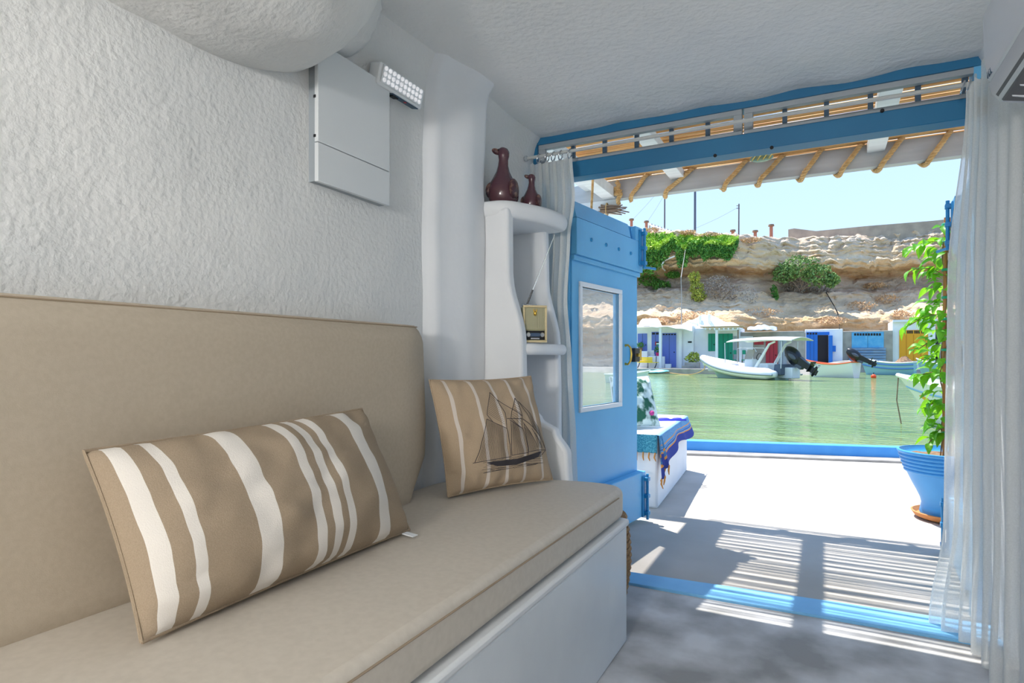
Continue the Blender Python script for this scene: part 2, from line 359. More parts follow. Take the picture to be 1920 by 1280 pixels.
def cur_l(u, v):
    z = .02 + 2.035 * (1 - v); px_r = [(0, -1.115), (.1, -1.10), (.2, -1.125), (.35, -1.14), (.5, -1.118), (.7, -1.10), (.85, -1.095), (1, -1.09)]
    for (a, xa), (b, xb) in zip(px_r, px_r[1:]):
        if a <= v <= b: xr = xa + (xb - xa) * sm(0, 1, (v - a) / (b - a)); break
    xl = -1.355 + .01 * math.sin(v * 4)
    f = 6.0; amp = .016 + .018 * sm(0, .5, v)
    return (xl + (xr - xl) * u + .008 * math.sin(2 * PI * f * u * 2 + v), 2.805 + amp * math.sin(2 * PI * f * u + .8 * math.sin(v * 3 + u * 4)) + .006 * nz(u * 6, v * 3, 2), z + (.012 * math.sin(u * 38) if v == 0 else 0))
curtain('sheer_curtain', 'gathered white sheer curtain hanging behind the plaster shelves', cur_l, 120, 70, [(x, 2.80) for x in (-1.30, -1.255, -1.22, -1.18, -1.13)], (-1.22, 2.8, 0))
def cur_r(u, v):
    z = .008 + 2.06 * (1 - v); w_ = u
    # path in plan: from the free edge beside the opening round to the side wall
    xe = .486 - .055 * sm(0, .35, v) - .008 * sm(.4, .8, v) - .035 * sm(.8, 1, v); ye = 2.805 + .06 * sm(.8, 1, v)
    P0 = Vector((xe, ye)); P1 = Vector((.495, 2.74)); P2 = Vector((.505, 2.50)); P3 = Vector((.515, 2.175))
    a = (1 - w_) ** 3; b = 3 * (1 - w_) ** 2 * w_; c = 3 * (1 - w_) * w_ * w_; d = w_ ** 3
    p = P0 * a + P1 * b + P2 * c + P3 * d
    fold = math.sin(2 * PI * 7.2 * w_ + .7 * math.sin(v * 2.4) + .3 * nz(v * 2, 0, 1)); amp = (.012 + .014 * sm(0, .6, v)) * sm(0, .06, w_ + .03)
    flare = .03 * sm(.75, 1, v) * max(0, math.sin(2 * PI * 1.6 * w_ + .4))
    n = Vector((-.75, -.66))
    q = p + n * (amp * fold + flare * .7) + Vector((.004 * nz(w_ * 8, v * 4, 3), .004 * nz(w_ * 8, v * 4, 6)))
    return (min(q.x, .552), q.y, z + (.02 * math.sin(w_ * 30) * (1 - sm(0, .03, v))) + .02 * sm(.3, 1, w_) * (1 - v) * 0)
curtain('sheer_curtain', 'long white sheer curtain pulled against the air conditioner wall', cur_r, 150, 90, [(x, 2.80) for x in (.47, .488, .505, .522, .538)], (.5, 2.6, 0))

# ================================================================== SOFA
base = thing('sofa_base', 'white plastered built-in bench base under the long beige seat', 'bench base', (-1.0, .5, 0))
def rounded_poly(pts, rad, seg=6):
    out = []; n = len(pts)
    for i in range(n):
        p = Vector(pts[i]); a = Vector(pts[i - 1]); b = Vector(pts[(i + 1) % n]); r = rad[i] if isinstance(rad, (list, tuple)) else rad
        if r <= 0: out.append(p); continue
        da = (a - p).normalized() * min(r, .48 * (a - p).length); db = (b - p).normalized() * min(r, .48 * (b - p).length)
        for k in range(seg + 1):
            t = k / seg; out.append((p + da) * (1 - t) ** 2 + p * 2 * t * (1 - t) + (p + db) * t * t)
    return out
pl = rounded_poly([(XL + .015, YB + .05), (-.648, YB + .05), (-.643, 2.165), (-.80, 2.20), (XL + .015, 2.10)], [0, 0, .02, .05, 0])
G().prism([(p.x, p.y, 0) for p in pl], [(p.x, p.y, .43) for p in pl]).build('plinth', mat('glossy_white_plaster', (226, 231, 235), .38, rgb2=(214, 220, 226), scale=3, bump=[(8, .15, .005)]), base, bevel=.01)
lp = rounded_poly([(-.72, YB + .05), (-.640, YB + .05), (-.636, 2.17), (-.72, 2.19)], [0, 0, .015, 0])
G().prism([(p.x, p.y, .428) for p in lp], [(p.x, p.y, .452) for p in lp]).build('lip', SMOOTH, base, bevel=.008)
def cushion_slab(outline, z0, z1, name, m, parent, r=.03, puff=.012):
    """soft slab from a plan outline with rounded upper edge"""
    n = len(outline); c = sum(outline, Vector((0, 0))) / n; g = G(); vs = []; fs = []
    levels = [(0, z0), (.0, z0 + .004), (-.004, (z0 + z1) / 2), (.0, z1 - r * .9), (.006, z1 - r * .4), (.016, z1 - r * .12), (.032, z1), (.07, z1 + puff * .5), (.16, z1 + puff)]
    for ins, z in levels:
        for i, p in enumerate(outline):
            a = outline[i - 1]; b = outline[(i + 1) % n]; t = (b - a).normalized(); nn = Vector((-t.y, t.x))
            q = p + nn * ins; vs.append((q.x, q.y, z))
    k = len(levels)
    for j in range(k - 1):
        for i in range(n): fs.append((j * n + i, j * n + (i + 1) % n, (j + 1) * n + (i + 1) % n, (j + 1) * n + i))
    fs += [tuple(range(n))[::-1], tuple(range((k - 1) * n, k * n))]
    g.add(vs, fs); return g.build(name, m, parent, ang=60)
def dens(pts, step=.08):
    out = []
    for a, b in zip(pts, pts[1:] + pts[:1]):
        k = max(1, int((b - a).length / step)); out += [a + (b - a) * (i / k) for i in range(k)]
    return out
seat = thing('seat_cushion', 'long beige seat cushion on the white built-in bench', 'cushion', (-1.0, .5, .455))
so_ = rounded_poly([(-1.37, YB + .1), (-.655, YB + .1), (-.652, 2.175), (-.74, 2.24), (-.98, 2.205), (-1.34, 1.96)], [.03, .03, .07, .10, .14, .06], 5)
G().prism([(p.x, p.y, .458) for p in so_], [(p.x, p.y, .564) for p in so_]).build('cushion', BEIGES, seat, bevel=.022, seg=4)
G().tube([(-.6535, YB + .2, .545), (-.6535, 0, .545), (-.652, 1.0, .545), (-.650, 2.08, .545)], .0022, 6).build('stitching', SEAM, seat)
back = thing('back_cushion', 'tall beige back cushion leaning on the plaster wall', 'cushion', (-1.3, .3, .56))
def backfn(side):
    def fn(u, v):
        y = -2.4 + 4.17 * u; z = .562 + .605 * v
        yend = 1.775 + .02 * sm(.1, .5, v) - .03 * sm(.9, 1, v)
        y = -2.4 + (yend + 2.4) * u - .14 * (1 - min(1, v / .24) ** .6) * sm(.955, 1, u)
        top = 1.165 - .03 * sm(.988, 1, u) ** 2; z = .560 + (top - .560) * v
        edge = min(sm(0, .02, u), sm(0, .05, 1 - u) ** .6, sm(-.06, .03, v), sm(0, .10, 1 - v + .005) ** .6)
        mid = -1.292 - .03 * v
        return (mid + side * (.012 + .062 * max(0, edge) ** .5) + side * .005 * nz(y * 2, z * 3, 1), y, z)
    return fn
g = G(); g.grid(backfn(1), 120, 30); g.grid(backfn(-1), 120, 30); g.build('cushion', BEIGE, back, ang=70)
G().tube([(-1.272 - .01, -2.3 + 4.03 * k / 40, 1.158) for k in range(41)], .0022, 6).build('stitching', SEAM, back)

def pillow(c, T, nu=46, nv=34, pinch=.05, seed=0):
    BL, BR, TR, TL = [Vector(p) for p in c]
    N = ((BR - BL).cross(TL - BL)).normalized()
    def P(u, v, side):
        bu = u + pinch * .5 * (u - .5) * -4 * v * (1 - v); bv = v + pinch * .5 * (v - .5) * -4 * u * (1 - u)
        p = BL * (1 - bu) * (1 - bv) + BR * bu * (1 - bv) + TR * bu * bv + TL * (1 - bu) * bv
        e = (max(0, 4 * u * (1 - u)) ** .5) * (max(0, 4 * v * (1 - v)) ** .5)
        wr_ = .012 * nz(u * 5 + seed, v * 4, 1) + .007 * nz(u * 11 + seed, v * 9, 3) + .006 * math.sin(40 * u + 3 * nz(u * 4, v * 3, seed)) * (math.exp(-(v / .12) ** 2) + math.exp(-((1 - v) / .12) ** 2))
        cr = .012 * math.sin(24 * (u + v) + seed) * math.exp(-((u - .06) ** 2 + (v - .12) ** 2) / .012) + .010 * math.sin(26 * (u - v)) * math.exp(-((u - .93) ** 2 + (v - .9) ** 2) / .01)
        return p + N * (side * T * e * .5 + (wr_ + cr) * (e ** .5) * (1 if side > 0 else .3))
    return P
def build_pillow(name, label, c, T, m, pinch=.05, seed=0):
    r = thing(name, label, 'pillow', (Vector(c[0]) + Vector(c[1])) / 2)
    P = pillow(c, T, pinch=pinch, seed=seed); g = G()
    ss = lambda t: .5 - .5 * math.cos(PI * t) if False else t
    g.grid(lambda u, v: P(u, v, 1), 60, 44); g.grid(lambda u, v: P(u, v, -1), 60, 44)
    g.build('cover', m, r, ang=75)
    ed = [P(t / 30, 0, 0) for t in range(31)] + [P(1, t / 24, 0) for t in range(1, 25)] + [P(1 - t / 30, 1, 0) for t in range(1, 31)] + [P(0, 1 - t / 24, 0) for t in range(1, 25)]
    return r, P, ed
WHT = (226, 220, 212)
LUM = uvmat('striped_taupe_weave', (156, 139, 118), [(c - w_, c + w_, WHT) for c, w_ in ((.0494, .02), (.128, .0145), (.32, .034), (.50, .019), (.569, .018), (.633, .017), (.82, .035))], 0, base2=(168, 150, 129), nscale=520)
lum, LP_, ed = build_pillow('lumbar_pillow', 'long taupe pillow with broad off-white stripes on the beige seat', [(-1.01, .60, .574), (-1.015, 1.335, .574), (-1.155, 1.30, .905), (-1.155, .585, .885)], .215, LUM, seed=3)
G().tube(ed, .0035, 6).build('piping', LUM, lum)
G().prism([LP_(.935, .004, 0) + Vector((.012, 0, -.001)), LP_(.965, .004, 0) + Vector((.012, 0, -.001)), LP_(.965, .004, 0) + Vector((.045, .004, -.006)), LP_(.935, .004, 0) + Vector((.045, .004, -.006))],
          [p + Vector((.0, 0, .002)) for p in (LP_(.935, .004, 0) + Vector((.012, 0, -.001)), LP_(.965, .004, 0) + Vector((.012, 0, -.001)), LP_(.965, .004, 0) + Vector((.045, .004, -.006)), LP_(.935, .004, 0) + Vector((.045, .004, -.006)))]).build('care_tag', WHITEP, lum)
SQ = uvmat('striped_sand_weave', (170, 150, 126), [(a - .014, a + .014, (208, 198, 188)) for a in (.107, .311, .497, .672, .876)], 0, base2=(180, 160, 136), nscale=520)
sqc = [(-1.14, 1.715, .572), (-.94, 2.15, .572), (-1.035, 2.15, .975), (-1.245, 1.752, .97)]
sq, SP, ed = build_pillow('square_pillow', 'square sand pillow printed with a two-masted sailing ship', sqc, .15, SQ, pinch=.09, seed=7)
G().tube(ed, .003, 6).build('piping', SQ, sq)
# ship print: polylines drawn in pillow UV space and laid on its surface
_q = [(260, 1140), (1180, 990), (985, 120), (95, 170)]
def z2uv(x, y):
    u, v = .5, .5
    for _ in range(30):
        ex = (_q[0][0] * (1 - u) * (1 - v) + _q[1][0] * u * (1 - v) + _q[2][0] * u * v + _q[3][0] * (1 - u) * v) - x
        ey = (_q[0][1] * (1 - u) * (1 - v) + _q[1][1] * u * (1 - v) + _q[2][1] * u * v + _q[3][1] * (1 - u) * v) - y
        a = (_q[1][0] - _q[0][0]) * (1 - v) + (_q[2][0] - _q[3][0]) * v; b = (_q[3][0] - _q[0][0]) * (1 - u) + (_q[2][0] - _q[1][0]) * u
        c = (_q[1][1] - _q[0][1]) * (1 - v) + (_q[2][1] - _q[3][1]) * v; d = (_q[3][1] - _q[0][1]) * (1 - u) + (_q[2][1] - _q[1][1]) * u
        D = a * d - b * c; u -= (d * ex - b * ey) / D; v -= (-c * ex + a * ey) / D
    return u, v
_qc = [(z2uv(*p)) for p in ((0, 0),)]
gp = G()
def surf(x, y, lift=.0012):
    u, v = z2uv(x, y); p = SP(u, v, 1); du = SP(u + .01, v, 1) - p; dv = SP(u, v + .01, 1) - p
    return p + du.cross(dv).normalized() * lift
def ink(pts, wpx=3.5):
    wpx *= 1.45
    P2 = [Vector(p) for p in pts]; out = []
    for a, b in zip(P2, P2[1:]):
        k = max(1, int((b - a).length / 28)); out += [a + (b - a) * (i / k) for i in range(k)]
    out.append(P2[-1]); L = []; R_ = []
    for i, p in enumerate(out):
        t = (out[min(i + 1, len(out) - 1)] - out[max(i - 1, 0)]).normalized(); n = Vector((-t.y, t.x)) * wpx / 2
        L.append(surf(*(p + n))); R_.append(surf(*(p - n)))
    k = len(out); gp.add(L + R_, [(i, i + 1, k + i + 1, k + i) for i in range(k - 1)])
def lerp2(a, b, t): return (a[0] + (b[0] - a[0]) * t, a[1] + (b[1] - a[1]) * t)
def hatch(a0, a1, b0, b1, n, w_=1.6):
    for i in range(1, n): ink([lerp2(a0, a1, i / n), lerp2(b0, b1, i / n)], w_)
for pts in ([(522, 285), (480, 490), (530, 550), (645, 605), (635, 470), (585, 355), (522, 285)], [(475, 525), (530, 550), (645, 605), (690, 740), (705, 840)], [(475, 525), (402, 885)], [(388, 890), (705, 840)],
            [(738, 335), (680, 520), (810, 598), (795, 490), (738, 335)], [(668, 530), (810, 598), (840, 700), (862, 820)], [(680, 540), (712, 828)], [(712, 828), (862, 800)],
            [(575, 345), (790, 490)], [(645, 520), (800, 515)], [(760, 365), (900, 470), (995, 590), (1090, 745)], [(760, 365), (850, 470), (930, 590), (1050, 700)], [(805, 515), (920, 580), (1040, 690), (1095, 752)],
            [(815, 545), (890, 620), (965, 750)], [(825, 560), (862, 795), (965, 770), (1095, 752)], [(905, 590), (1030, 740)], [(1095, 752), (1000, 825), (1030, 770)], [(738, 335), (735, 350)]): ink(pts)
hatch((522, 300), (490, 490), (575, 345), (630, 590), 12); hatch((480, 530), (405, 880), (480, 530), (640, 610), 1)
hatch((478, 532), (640, 608), (408, 880), (700, 838), 22); hatch((690, 545), (808, 600), (716, 824), (858, 798), 15); hatch((735, 355), (690, 515), (752, 370), (805, 590), 9)
hatch((828, 575), (895, 625), (866, 790), (960, 765), 8); hatch((915, 600), (1020, 700), (960, 740), (1070, 750), 8); hatch((860, 440), (1000, 610), (930, 590), (1040, 690), 10)
for k in range(11):
    t = k / 10; ink([lerp2((495, 893), (580, 917), t), lerp2((760, 858), (760, 900), t), lerp2((1020, 775), (985, 822), t)], 5.5)
random.seed(5)
for k in range(34):
    x = 460 + random.random() * 420; y = 925 + (random.random() - .5) * 90 - (x - 460) * .16; ink([(x, y + 8), (x + 80 + random.random() * 120, y - 16)], 1.8)
gp.build('ship_print', INK, sq, smooth=False)

# ================================================================== PLASTER SHELVES
sh = sroot('shelf_unit', (-1.25, 2.5, 0), 'white plaster shelf niche with curved sides by the curtain')
def side(name, prof, y0, y1):
    pr = []
    for (a, b) in zip(prof, prof[1:]):
        for k in range(6): t = k / 6; pr.append((a[0] + (b[0] - a[0]) * sm(0, 1, t), a[1] + (b[1] - a[1]) * t))
    pr.append(prof[-1]); pts = pr + [(XL - .01, prof[-1][1]), (XL - .01, prof[0][1])]
    G().prism([(x, y0, z) for x, z in pts], [(x, y1, z) for x, z in pts]).build(name, SMOOTH, sh, bevel=.014, seg=3)
side('side_panel', [(-1.205, 1.70), (-1.203, 1.42), (-1.138, 1.12), (-1.135, .86), (-1.06, .79), (-.985, .745), (-.93, .65), (-.918, .45), (-.918, .0)], 2.275, 2.335)
side('side_panel', [(-1.20, 1.70), (-1.195, 1.42), (-1.135, 1.12), (-1.13, .86), (-1.12, .0)], 2.655, 2.705)
def slab(name, pts, z0, z1, bev=.02):
    p = rounded_poly(pts, [0] + [.085] * (len(pts) - 2) + [0], 8); n = len(p); p = [Vector((q.x, q.y)) for q in p]; vs = []; fs = []; h_ = (z1 - z0) / 2
    lv = [(bev * (1 - math.sin(a)), z0 + h_ - h_ * math.cos(a)) for a in [PI * k / 10 for k in range(11)]]
    for ins, z in lv:
        for i, q in enumerate(p):
            t = (p[(i + 1) % n] - p[i - 1]).normalized(); r_ = q + Vector((-t.y, t.x)) * ins; vs.append((max(r_.x, XL - .01) if 0 < i < n - 1 else XL - .01, r_.y, z))
    for j in range(10):
        for i in range(n): fs.append((j * n + i, j * n + (i + 1) % n, (j + 1) * n + (i + 1) % n, (j + 1) * n + i))
    fs += [tuple(range(n))[::-1], tuple(range(10 * n, 11 * n))]
    G().add(vs, fs).build(name, SMOOTH, sh, ang=50)
slab('shelf_top', [(XL - .01, 2.262), (-1.215, 2.262), (-1.10, 2.50), (-1.085, 2.69), (-1.14, 2.735), (XL - .01, 2.735)], 1.662, 1.738, .028)
slab('shelf', [(XL - .01, 2.30), (-1.12, 2.30), (-1.085, 2.45), (-1.08, 2.66), (-1.12, 2.69), (XL - .01, 2.69)], 1.062, 1.112, .02)
bx('back_panel', (XL - .01, 2.3, 0), (XL + .012, 2.7, 1.7), SMOOTH, sh)

GLZ = mat('plum_glaze', (82, 50, 60), .22, rgb2=(104, 70, 72), scale=9, contrast=(.5, .75), coat=.4, bump=[(14, .15, .004)])
CHIP = mat('chipped_glaze', (70, 42, 50), .4, rgb2=(128, 96, 84), scale=40, contrast=(.5, .6), bump=[(60, .5, .003)])
def duck(label, c, H):
    r = thing('duck_figurine', label, 'figurine', c); c = Vector(c); k = H / .245
    prof = [(0, .0, .045), (0, .006, .054), (0, .03, .062), (0, .06, .064), (-.002, .09, .055), (-.003, .115, .041), (-.003, .14, .029), (-.002, .165, .022), (0, .19, .020), (.001, .205, .023), (0, .222, .025), (-.002, .236, .020), (-.004, .244, .008)]
    g = G(); vs = []; n = 20
    for dx, z, rr in prof:
        for j in range(n): a = 2 * PI * j / n; vs.append(c + Vector((dx + rr * math.cos(a), rr * (1.0 if z > .12 else 1.08) * math.sin(a), z)) * k)
    fs = [(i * n + j, i * n + (j + 1) % n, (i + 1) * n + (j + 1) % n, (i + 1) * n + j) for i in range(len(prof) - 1) for j in range(n)]
    fs += [tuple(range(n))[::-1], tuple(range((len(prof) - 1) * n, len(prof) * n))]
    g.add(vs, fs).build('body', GLZ, r, ang=80)
    G().ell(c + Vector((-.026, -.016, .226)) * k, (.020 * k, .012 * k, .012 * k), 12, 8, Matrix.Rotation(.5, 3, 'Y') @ Matrix.Rotation(.5, 3, 'Z')).build('beak', CHIP, r)
    for s in (-1, 1):
        G().ell(c + Vector((.045 * s + .008, -.008, .06)) * k, (.020 * k, .052 * k, .042 * k), 12, 10, Matrix.Rotation(.3 * s, 3, 'Z')).build('wing', CHIP, r)
    G().ell(c + Vector((-.012, -.021, .23)) * k, (.004 * k,) * 3, 8, 6).build('eye', BLACK, r)
duck('taller plum glazed duck figurine on the plaster shelf top', (-1.285, 2.385, 1.738), .265)
duck('smaller plum glazed duck figurine beside the taller one', (-1.215, 2.535, 1.738), .175)

rc = Vector((-1.142, 2.40, 1.112)); ra = math.radians(-45 + 0)
Mr = Matrix.Translation(rc) @ Matrix.Rotation(math.radians(42), 4, 'Z')      # local front = -y
rad = thing('radio', 'small cream retro radio with raised antenna on the middle shelf', 'radio', rc)
CREAM = mat('cream_bakelite', (222, 204, 160), .35); OLIVE = mat('olive_grille_cloth', (168, 166, 132), .7)
G().box((-.052, -.02, .006), (.052, .028, .165), Mr).build('case', OLIVE, rad, bevel=.008)
g = G()
for lo, hi in (((-.055, -.03, .004), (.055, -.02, .014)), ((-.055, -.03, .158), (.055, -.02, .168)), ((-.055, -.03, .014), (-.046, -.02, .158)), ((.046, -.03, .014), (.055, -.02, .158))): g.box(lo, hi, Mr)
g.build('bezel', CREAM, rad, bevel=.003)
gm = mat('grille_bar', (206, 202, 168), .5)
g0 = None
for k in range(19):
    x = -.043 + k * .0048
    bx('grille_bar', (x, -.025, .062), (x + .0026, -.019, .157), gm, rad, M=Mr)
bx('dial', (-.044, -.024, .016), (.044, -.019, .056), DARK, rad, M=Mr)
bx('dial_scale', (-.022, -.026, .030), (.022, -.0235, .046), mat('dial_blue', (70, 92, 120), .3), rad, M=Mr)
for x in (-.032, .032):
    G().lathe([(0, 0), (.0105, 0), (.0105, .008), (.008, .011), (0, .011)], 16, Mr @ Vector((x, -.024, .038)), (Mr.to_3x3() @ Matrix.Rotation(PI / 2, 3, 'X')), cap=False).build('knob', CHROME, rad)
bx('button_bar', (-.02, -.027, .018), (.02, -.023, .025), CHROME, rad, bevel=.001, M=Mr)
g = G(); g.ell(Mr @ Vector((0, -.027, .132)), (.0075, .0075, .011), 10, 8); g.tube([Mr @ Vector((-.005, -.028, .138)), Mr @ Vector((-.0065, -.028, .150))], .0025, 6); g.tube([Mr @ Vector((.005, -.028, .138)), Mr @ Vector((.0065, -.028, .150))], .0025, 6)
g.build('emblem', BRASS, rad)
for k in range(4):
    bx('push_button', (-.034 + k * .013, -.008, .165), (-.025 + k * .013, .004, .174), CHROME, rad, bevel=.001, M=Mr)
G().ell(Mr @ Vector((-.046, 0, .170)), (.009, .009, .008), 10, 6).build('antenna_pivot', CHROME, rad)
a0 = Mr @ Vector((-.03, .004, .17)); a1 = aty(1040, 440, 2.42)
G().tube([a0, a0 + (a1 - a0) * .22], .004, 8).build('antenna_sleeve', BLACK, rad)
G().tube([a0 + (a1 - a0) * .2, a0 + (a1 - a0) * .6, a1], [.0026, .002, .0013], 6).build('antenna', CHROME, rad)

# ================================================================== WALL FITTINGS
PNL = mat('panel_white_enamel', (222, 226, 228), .35)
fp = thing('fuse_panel', 'flat white fuse box cover on the plaster wall', 'fuse box', (-1.38, 1.5, 1.585))
bx('backing', (XL - .01, 1.338, 1.588), (-1.37, 1.668, 2.0), GREYP, fp)
bx('cover', (-1.372, 1.334, 1.706), (-1.357, 1.672, 2.01), PNL, fp, bevel=.002)
bx('lower_flap', (-1.372, 1.334, 1.585), (-1.357, 1.672, 1.7035), PNL, fp, bevel=.002)
for z in (1.72, 1.84): bx('hinge_pin', (-1.374, 1.3315, z), (-1.366, 1.334, z + .008), DARK, fp)
el = thing('emergency_light', 'small emergency lamp with rows of white diodes above the fuse box', 'lamp', (-1.36, 1.72, 2.0))
Me = Matrix.Translation((-1.385, 1.725, 2.03)) @ Matrix.Rotation(math.radians(14), 4, 'Y')
bx('housing', (-.005, -.128, -.034), (.045, .122, .040), WHITEP, el, bevel=.006, M=Me)
bx('diffuser_plate', (.045, -.118, -.024), (.050, .112, .036), PNL, el, bevel=.002, M=Me)
ledm = mat('led_lens', (250, 250, 252), .2, emit=((250, 250, 255), .2))
led0 = G().lathe([(0, 0), (.0078, 0), (.0070, .0045), (.0035, .0075), (0, .008)], 10, cap=False).build('diode', ledm, None)
led0.parent = el; led0.matrix_parent_inverse = Matrix.Translation(-Vector(el.location))
first = True
for i in range(10):
    for j in range(3):
        Ml = Me @ Matrix.Translation((.050, -.105 + i * .0222, -.013 + j * .019)) @ Matrix.Rotation(PI / 2, 4, 'Y')
        if first: led0.matrix_basis = Ml; first = False
        else: share(led0, 'diode', Ml, el)
bx('label_strip', (.012, -.04, -.0365), (.042, .108, -.034), SLATE, el, M=Me)
bx('warning_light', (.030, .035, -.0385), (.038, .043, -.036), mat('red_lens', (206, 40, 44), .3), el, M=Me)
for y in (-.118, -.03): bx('switch', (.012, y, -.041), (.034, y + .03, -.034), DARK, el, M=Me)

ac = thing('air_conditioner', 'white split air conditioner with open louvre high on the wall', 'air conditioner', (.5, 1.7, 1.77))
ACW = mat('ac_white_plastic', (214, 218, 226), .35); ACG = mat('ac_shadow_grey', (86, 86, 92), .6)
ay0, ay1 = 1.36, 2.14
def acprof(y): return [(.575, y, 1.765), (.575, y, 2.06), (.43, y, 2.06), (.405, y, 2.02), (.408, y, 1.90), (.418, y, 1.835)]
G().prism(acprof(ay0), acprof(ay1)).build('body', ACW, ac, bevel=.006)
def ac2(y): return [(.4185, y, 1.832), (.56, y, 1.832), (.56, y, 1.762), (.50, y, 1.758), (.445, y, 1.772), (.425, y, 1.80)]
G().prism(ac2(ay0), ac2(ay1)).build('lower_shell', mat('ac_grey_plastic', (190, 194, 202), .4), ac, bevel=.005)
def ac3(y): return [(.4315, y, 1.790), (.50, y, 1.790), (.54, y, 1.7595), (.505, y, 1.7565), (.448, y, 1.7695)]
G().prism(ac3(ay0 + .02), ac3(ay1 - .02)).build('air_outlet', ACG, ac, smooth=False)
G().prism([(.512, ay0 + .04, 1.76), (.518, ay0 + .04, 1.76), (.541, ay0 + .04, 1.70), (.535, ay0 + .04, 1.70)], [(.512, ay1 - .05, 1.76), (.518, ay1 - .05, 1.76), (.541, ay1 - .05, 1.70), (.535, ay1 - .05, 1.70)]).build('louvre', ACW, ac, smooth=False)
for k in range(10):
    y = ay0 + .07 + k * .072
    G().prism([(.45, y, 1.786), (.50, y, 1.786), (.50, y, 1.752), (.46, y, 1.764)], [(.45, y + .004, 1.786), (.50, y + .004, 1.786), (.50, y + .004, 1.752), (.46, y + .004, 1.764)]).build('vane', ACW, ac, smooth=False)
g = G()                                                           # brand letters T C L as thin raised strokes along the front face
def letter(strokes, y0):
    for (p, q) in strokes:
        g.tube([(.4155, y0 - p[0] * .7, 1.842 + p[1] * .7), (.4155, y0 - q[0] * .7, 1.842 + q[1] * .7)], .0018, 6)
letter([((0, .026), (.018, .026)), ((.009, .026), (.009, 0))], 2.135)
letter([((.018, .024), (.004, .026)), ((.004, .026), (0, .013)), ((0, .013), (.004, 0)), ((.004, 0), (.018, .002))], 2.116)
letter([((0, .026), (0, 0)), ((0, 0), (.016, 0))], 2.097)
g.build('brand_lettering', SLATE, ac)
# added fill light, unseen: round disc on the back wall aimed up and forward
lp_ = thing('fill_disc', 'round white fill light added on the unseen rear wall of the room', 'lamp', (-.40, YB + .03, 1.55))
G().lathe([(0, .0), (.24, .0), (.24, .02), (.20, .05), (0, .06)], 32, (-.40, YB + .005, 1.55), Matrix.Rotation(-PI / 2, 3, 'X'), cap=False).build('diffuser', mat('fill_diffuser', (250, 246, 238), .5, emit=((255, 246, 232), 2.0)), lp_)
ll = bpy.data.lights.new('fill_light', 'AREA'); ll.shape = 'DISK'; ll.size = .45; ll.energy = FILL_POWER; ll.color = (1, .975, .945)
lo_ = bpy.data.objects.new('fill_light', ll); COL.objects.link(lo_); lo_.location = (-.40, YB + .09, 1.55); lo_.rotation_euler = (math.radians(124), 0, 0)

# wicker basket beyond the sofa end
bk = thing('wicker_basket', 'brown wicker basket on the floor beyond the sofa end', 'basket', (-.88, 2.47, 0))
WICK = mat('wicker', (170, 130, 82), .8, rgb2=(134, 98, 60), scale=40, stretch=(1, 1, 3), bump=[(60, .5, .004)])
for k in range(14):
    z = .014 + k * .027; R_ = .115 + .03 * math.sin(PI * (k + 1) / 16)
    G().tube([(-.88 + R_ * math.cos(2 * PI * j / 28), 2.47 + R_ * math.sin(2 * PI * j / 28), z + .005 * math.sin(14 * 2 * PI * j / 28 + PI * (k % 2))) for j in range(29)], .014, 6, cap=False).build('coil', WICK, bk)
G().lathe([(0, .004), (.11, .004), (.11, .02), (0, .02)], 20, (-.88, 2.47, 0), cap=False).build('bottom', WICK, bk)

# ================================================================== PERGOLA
pg = thing('pergola', 'white timber pergola roofed with canes over the terrace', 'pergola', (-.35, 3.8, 0))
bx('front_beam', (-2.0, 4.47, 2.275), (2.2, 4.545, 2.42), GREYW, pg, bevel=.004)
bx('wall_plate', (-2.0, 3.055, 2.32), (2.2, 3.10, 2.42), BLUE, pg, bevel=.003)
for x in (-1.62, -.95, .30, 1.25): bx('rafter', (x - .05, 3.10, 2.365), (x + .05, 4.468, 2.42), WHITEW, pg, bevel=.003)
bx('end_rafter', (-1.52, 3.10, 2.28), (-1.42, 4.468, 2.36), WHITEW, pg, bevel=.003)
for x in (-1.96, 2.1):
    bx('post', (x - .04, 4.465, 0), (x + .04, 4.545, 2.172 if x < 0 else 2.275), BLUE, pg, bevel=.004)
    for s_ in (-1, 1):
        r0, zt0 = (.24, 2.165) if x < 0 else (.5, 2.27)
        G().tube([(x, 4.505, zt0 - r0 * 1.2), (x + s_ * r0, 4.505, zt0)], .028, 4).build('brace', BLUE, pg, smooth=False)
bx('bracket_board', (-2.25, 4.47, 2.17), (-1.405, 4.545, 2.2755), WHITEW, pg, bevel=.003)
random.seed(11); g = G(); y = 3.08
while y < 4.68:
    for k in range(random.choice((2, 3, 4, 5))):
        r_ = random.uniform(.005, .0085); dz = random.uniform(0, .012)
        xs = [-1.58, -.9, -.2, .6, 1.6]; yy = y
        g.tube([(x, yy + random.uniform(-.007, .007), 2.431 + dz) for x in xs], r_, 5); y += r_ * 2.05
    y += random.uniform(.012, .034)
ro = g.build('cane_roof', REED, pg, ang=80); ro['kind'] = 'stuff'
g = G()
for y in (3.3, 3.9, 4.45): g.tube([(-1.55, y, 2.462), (1.6, y, 2.464)], .008, 5)
g.build('cane_batten', REED, pg)
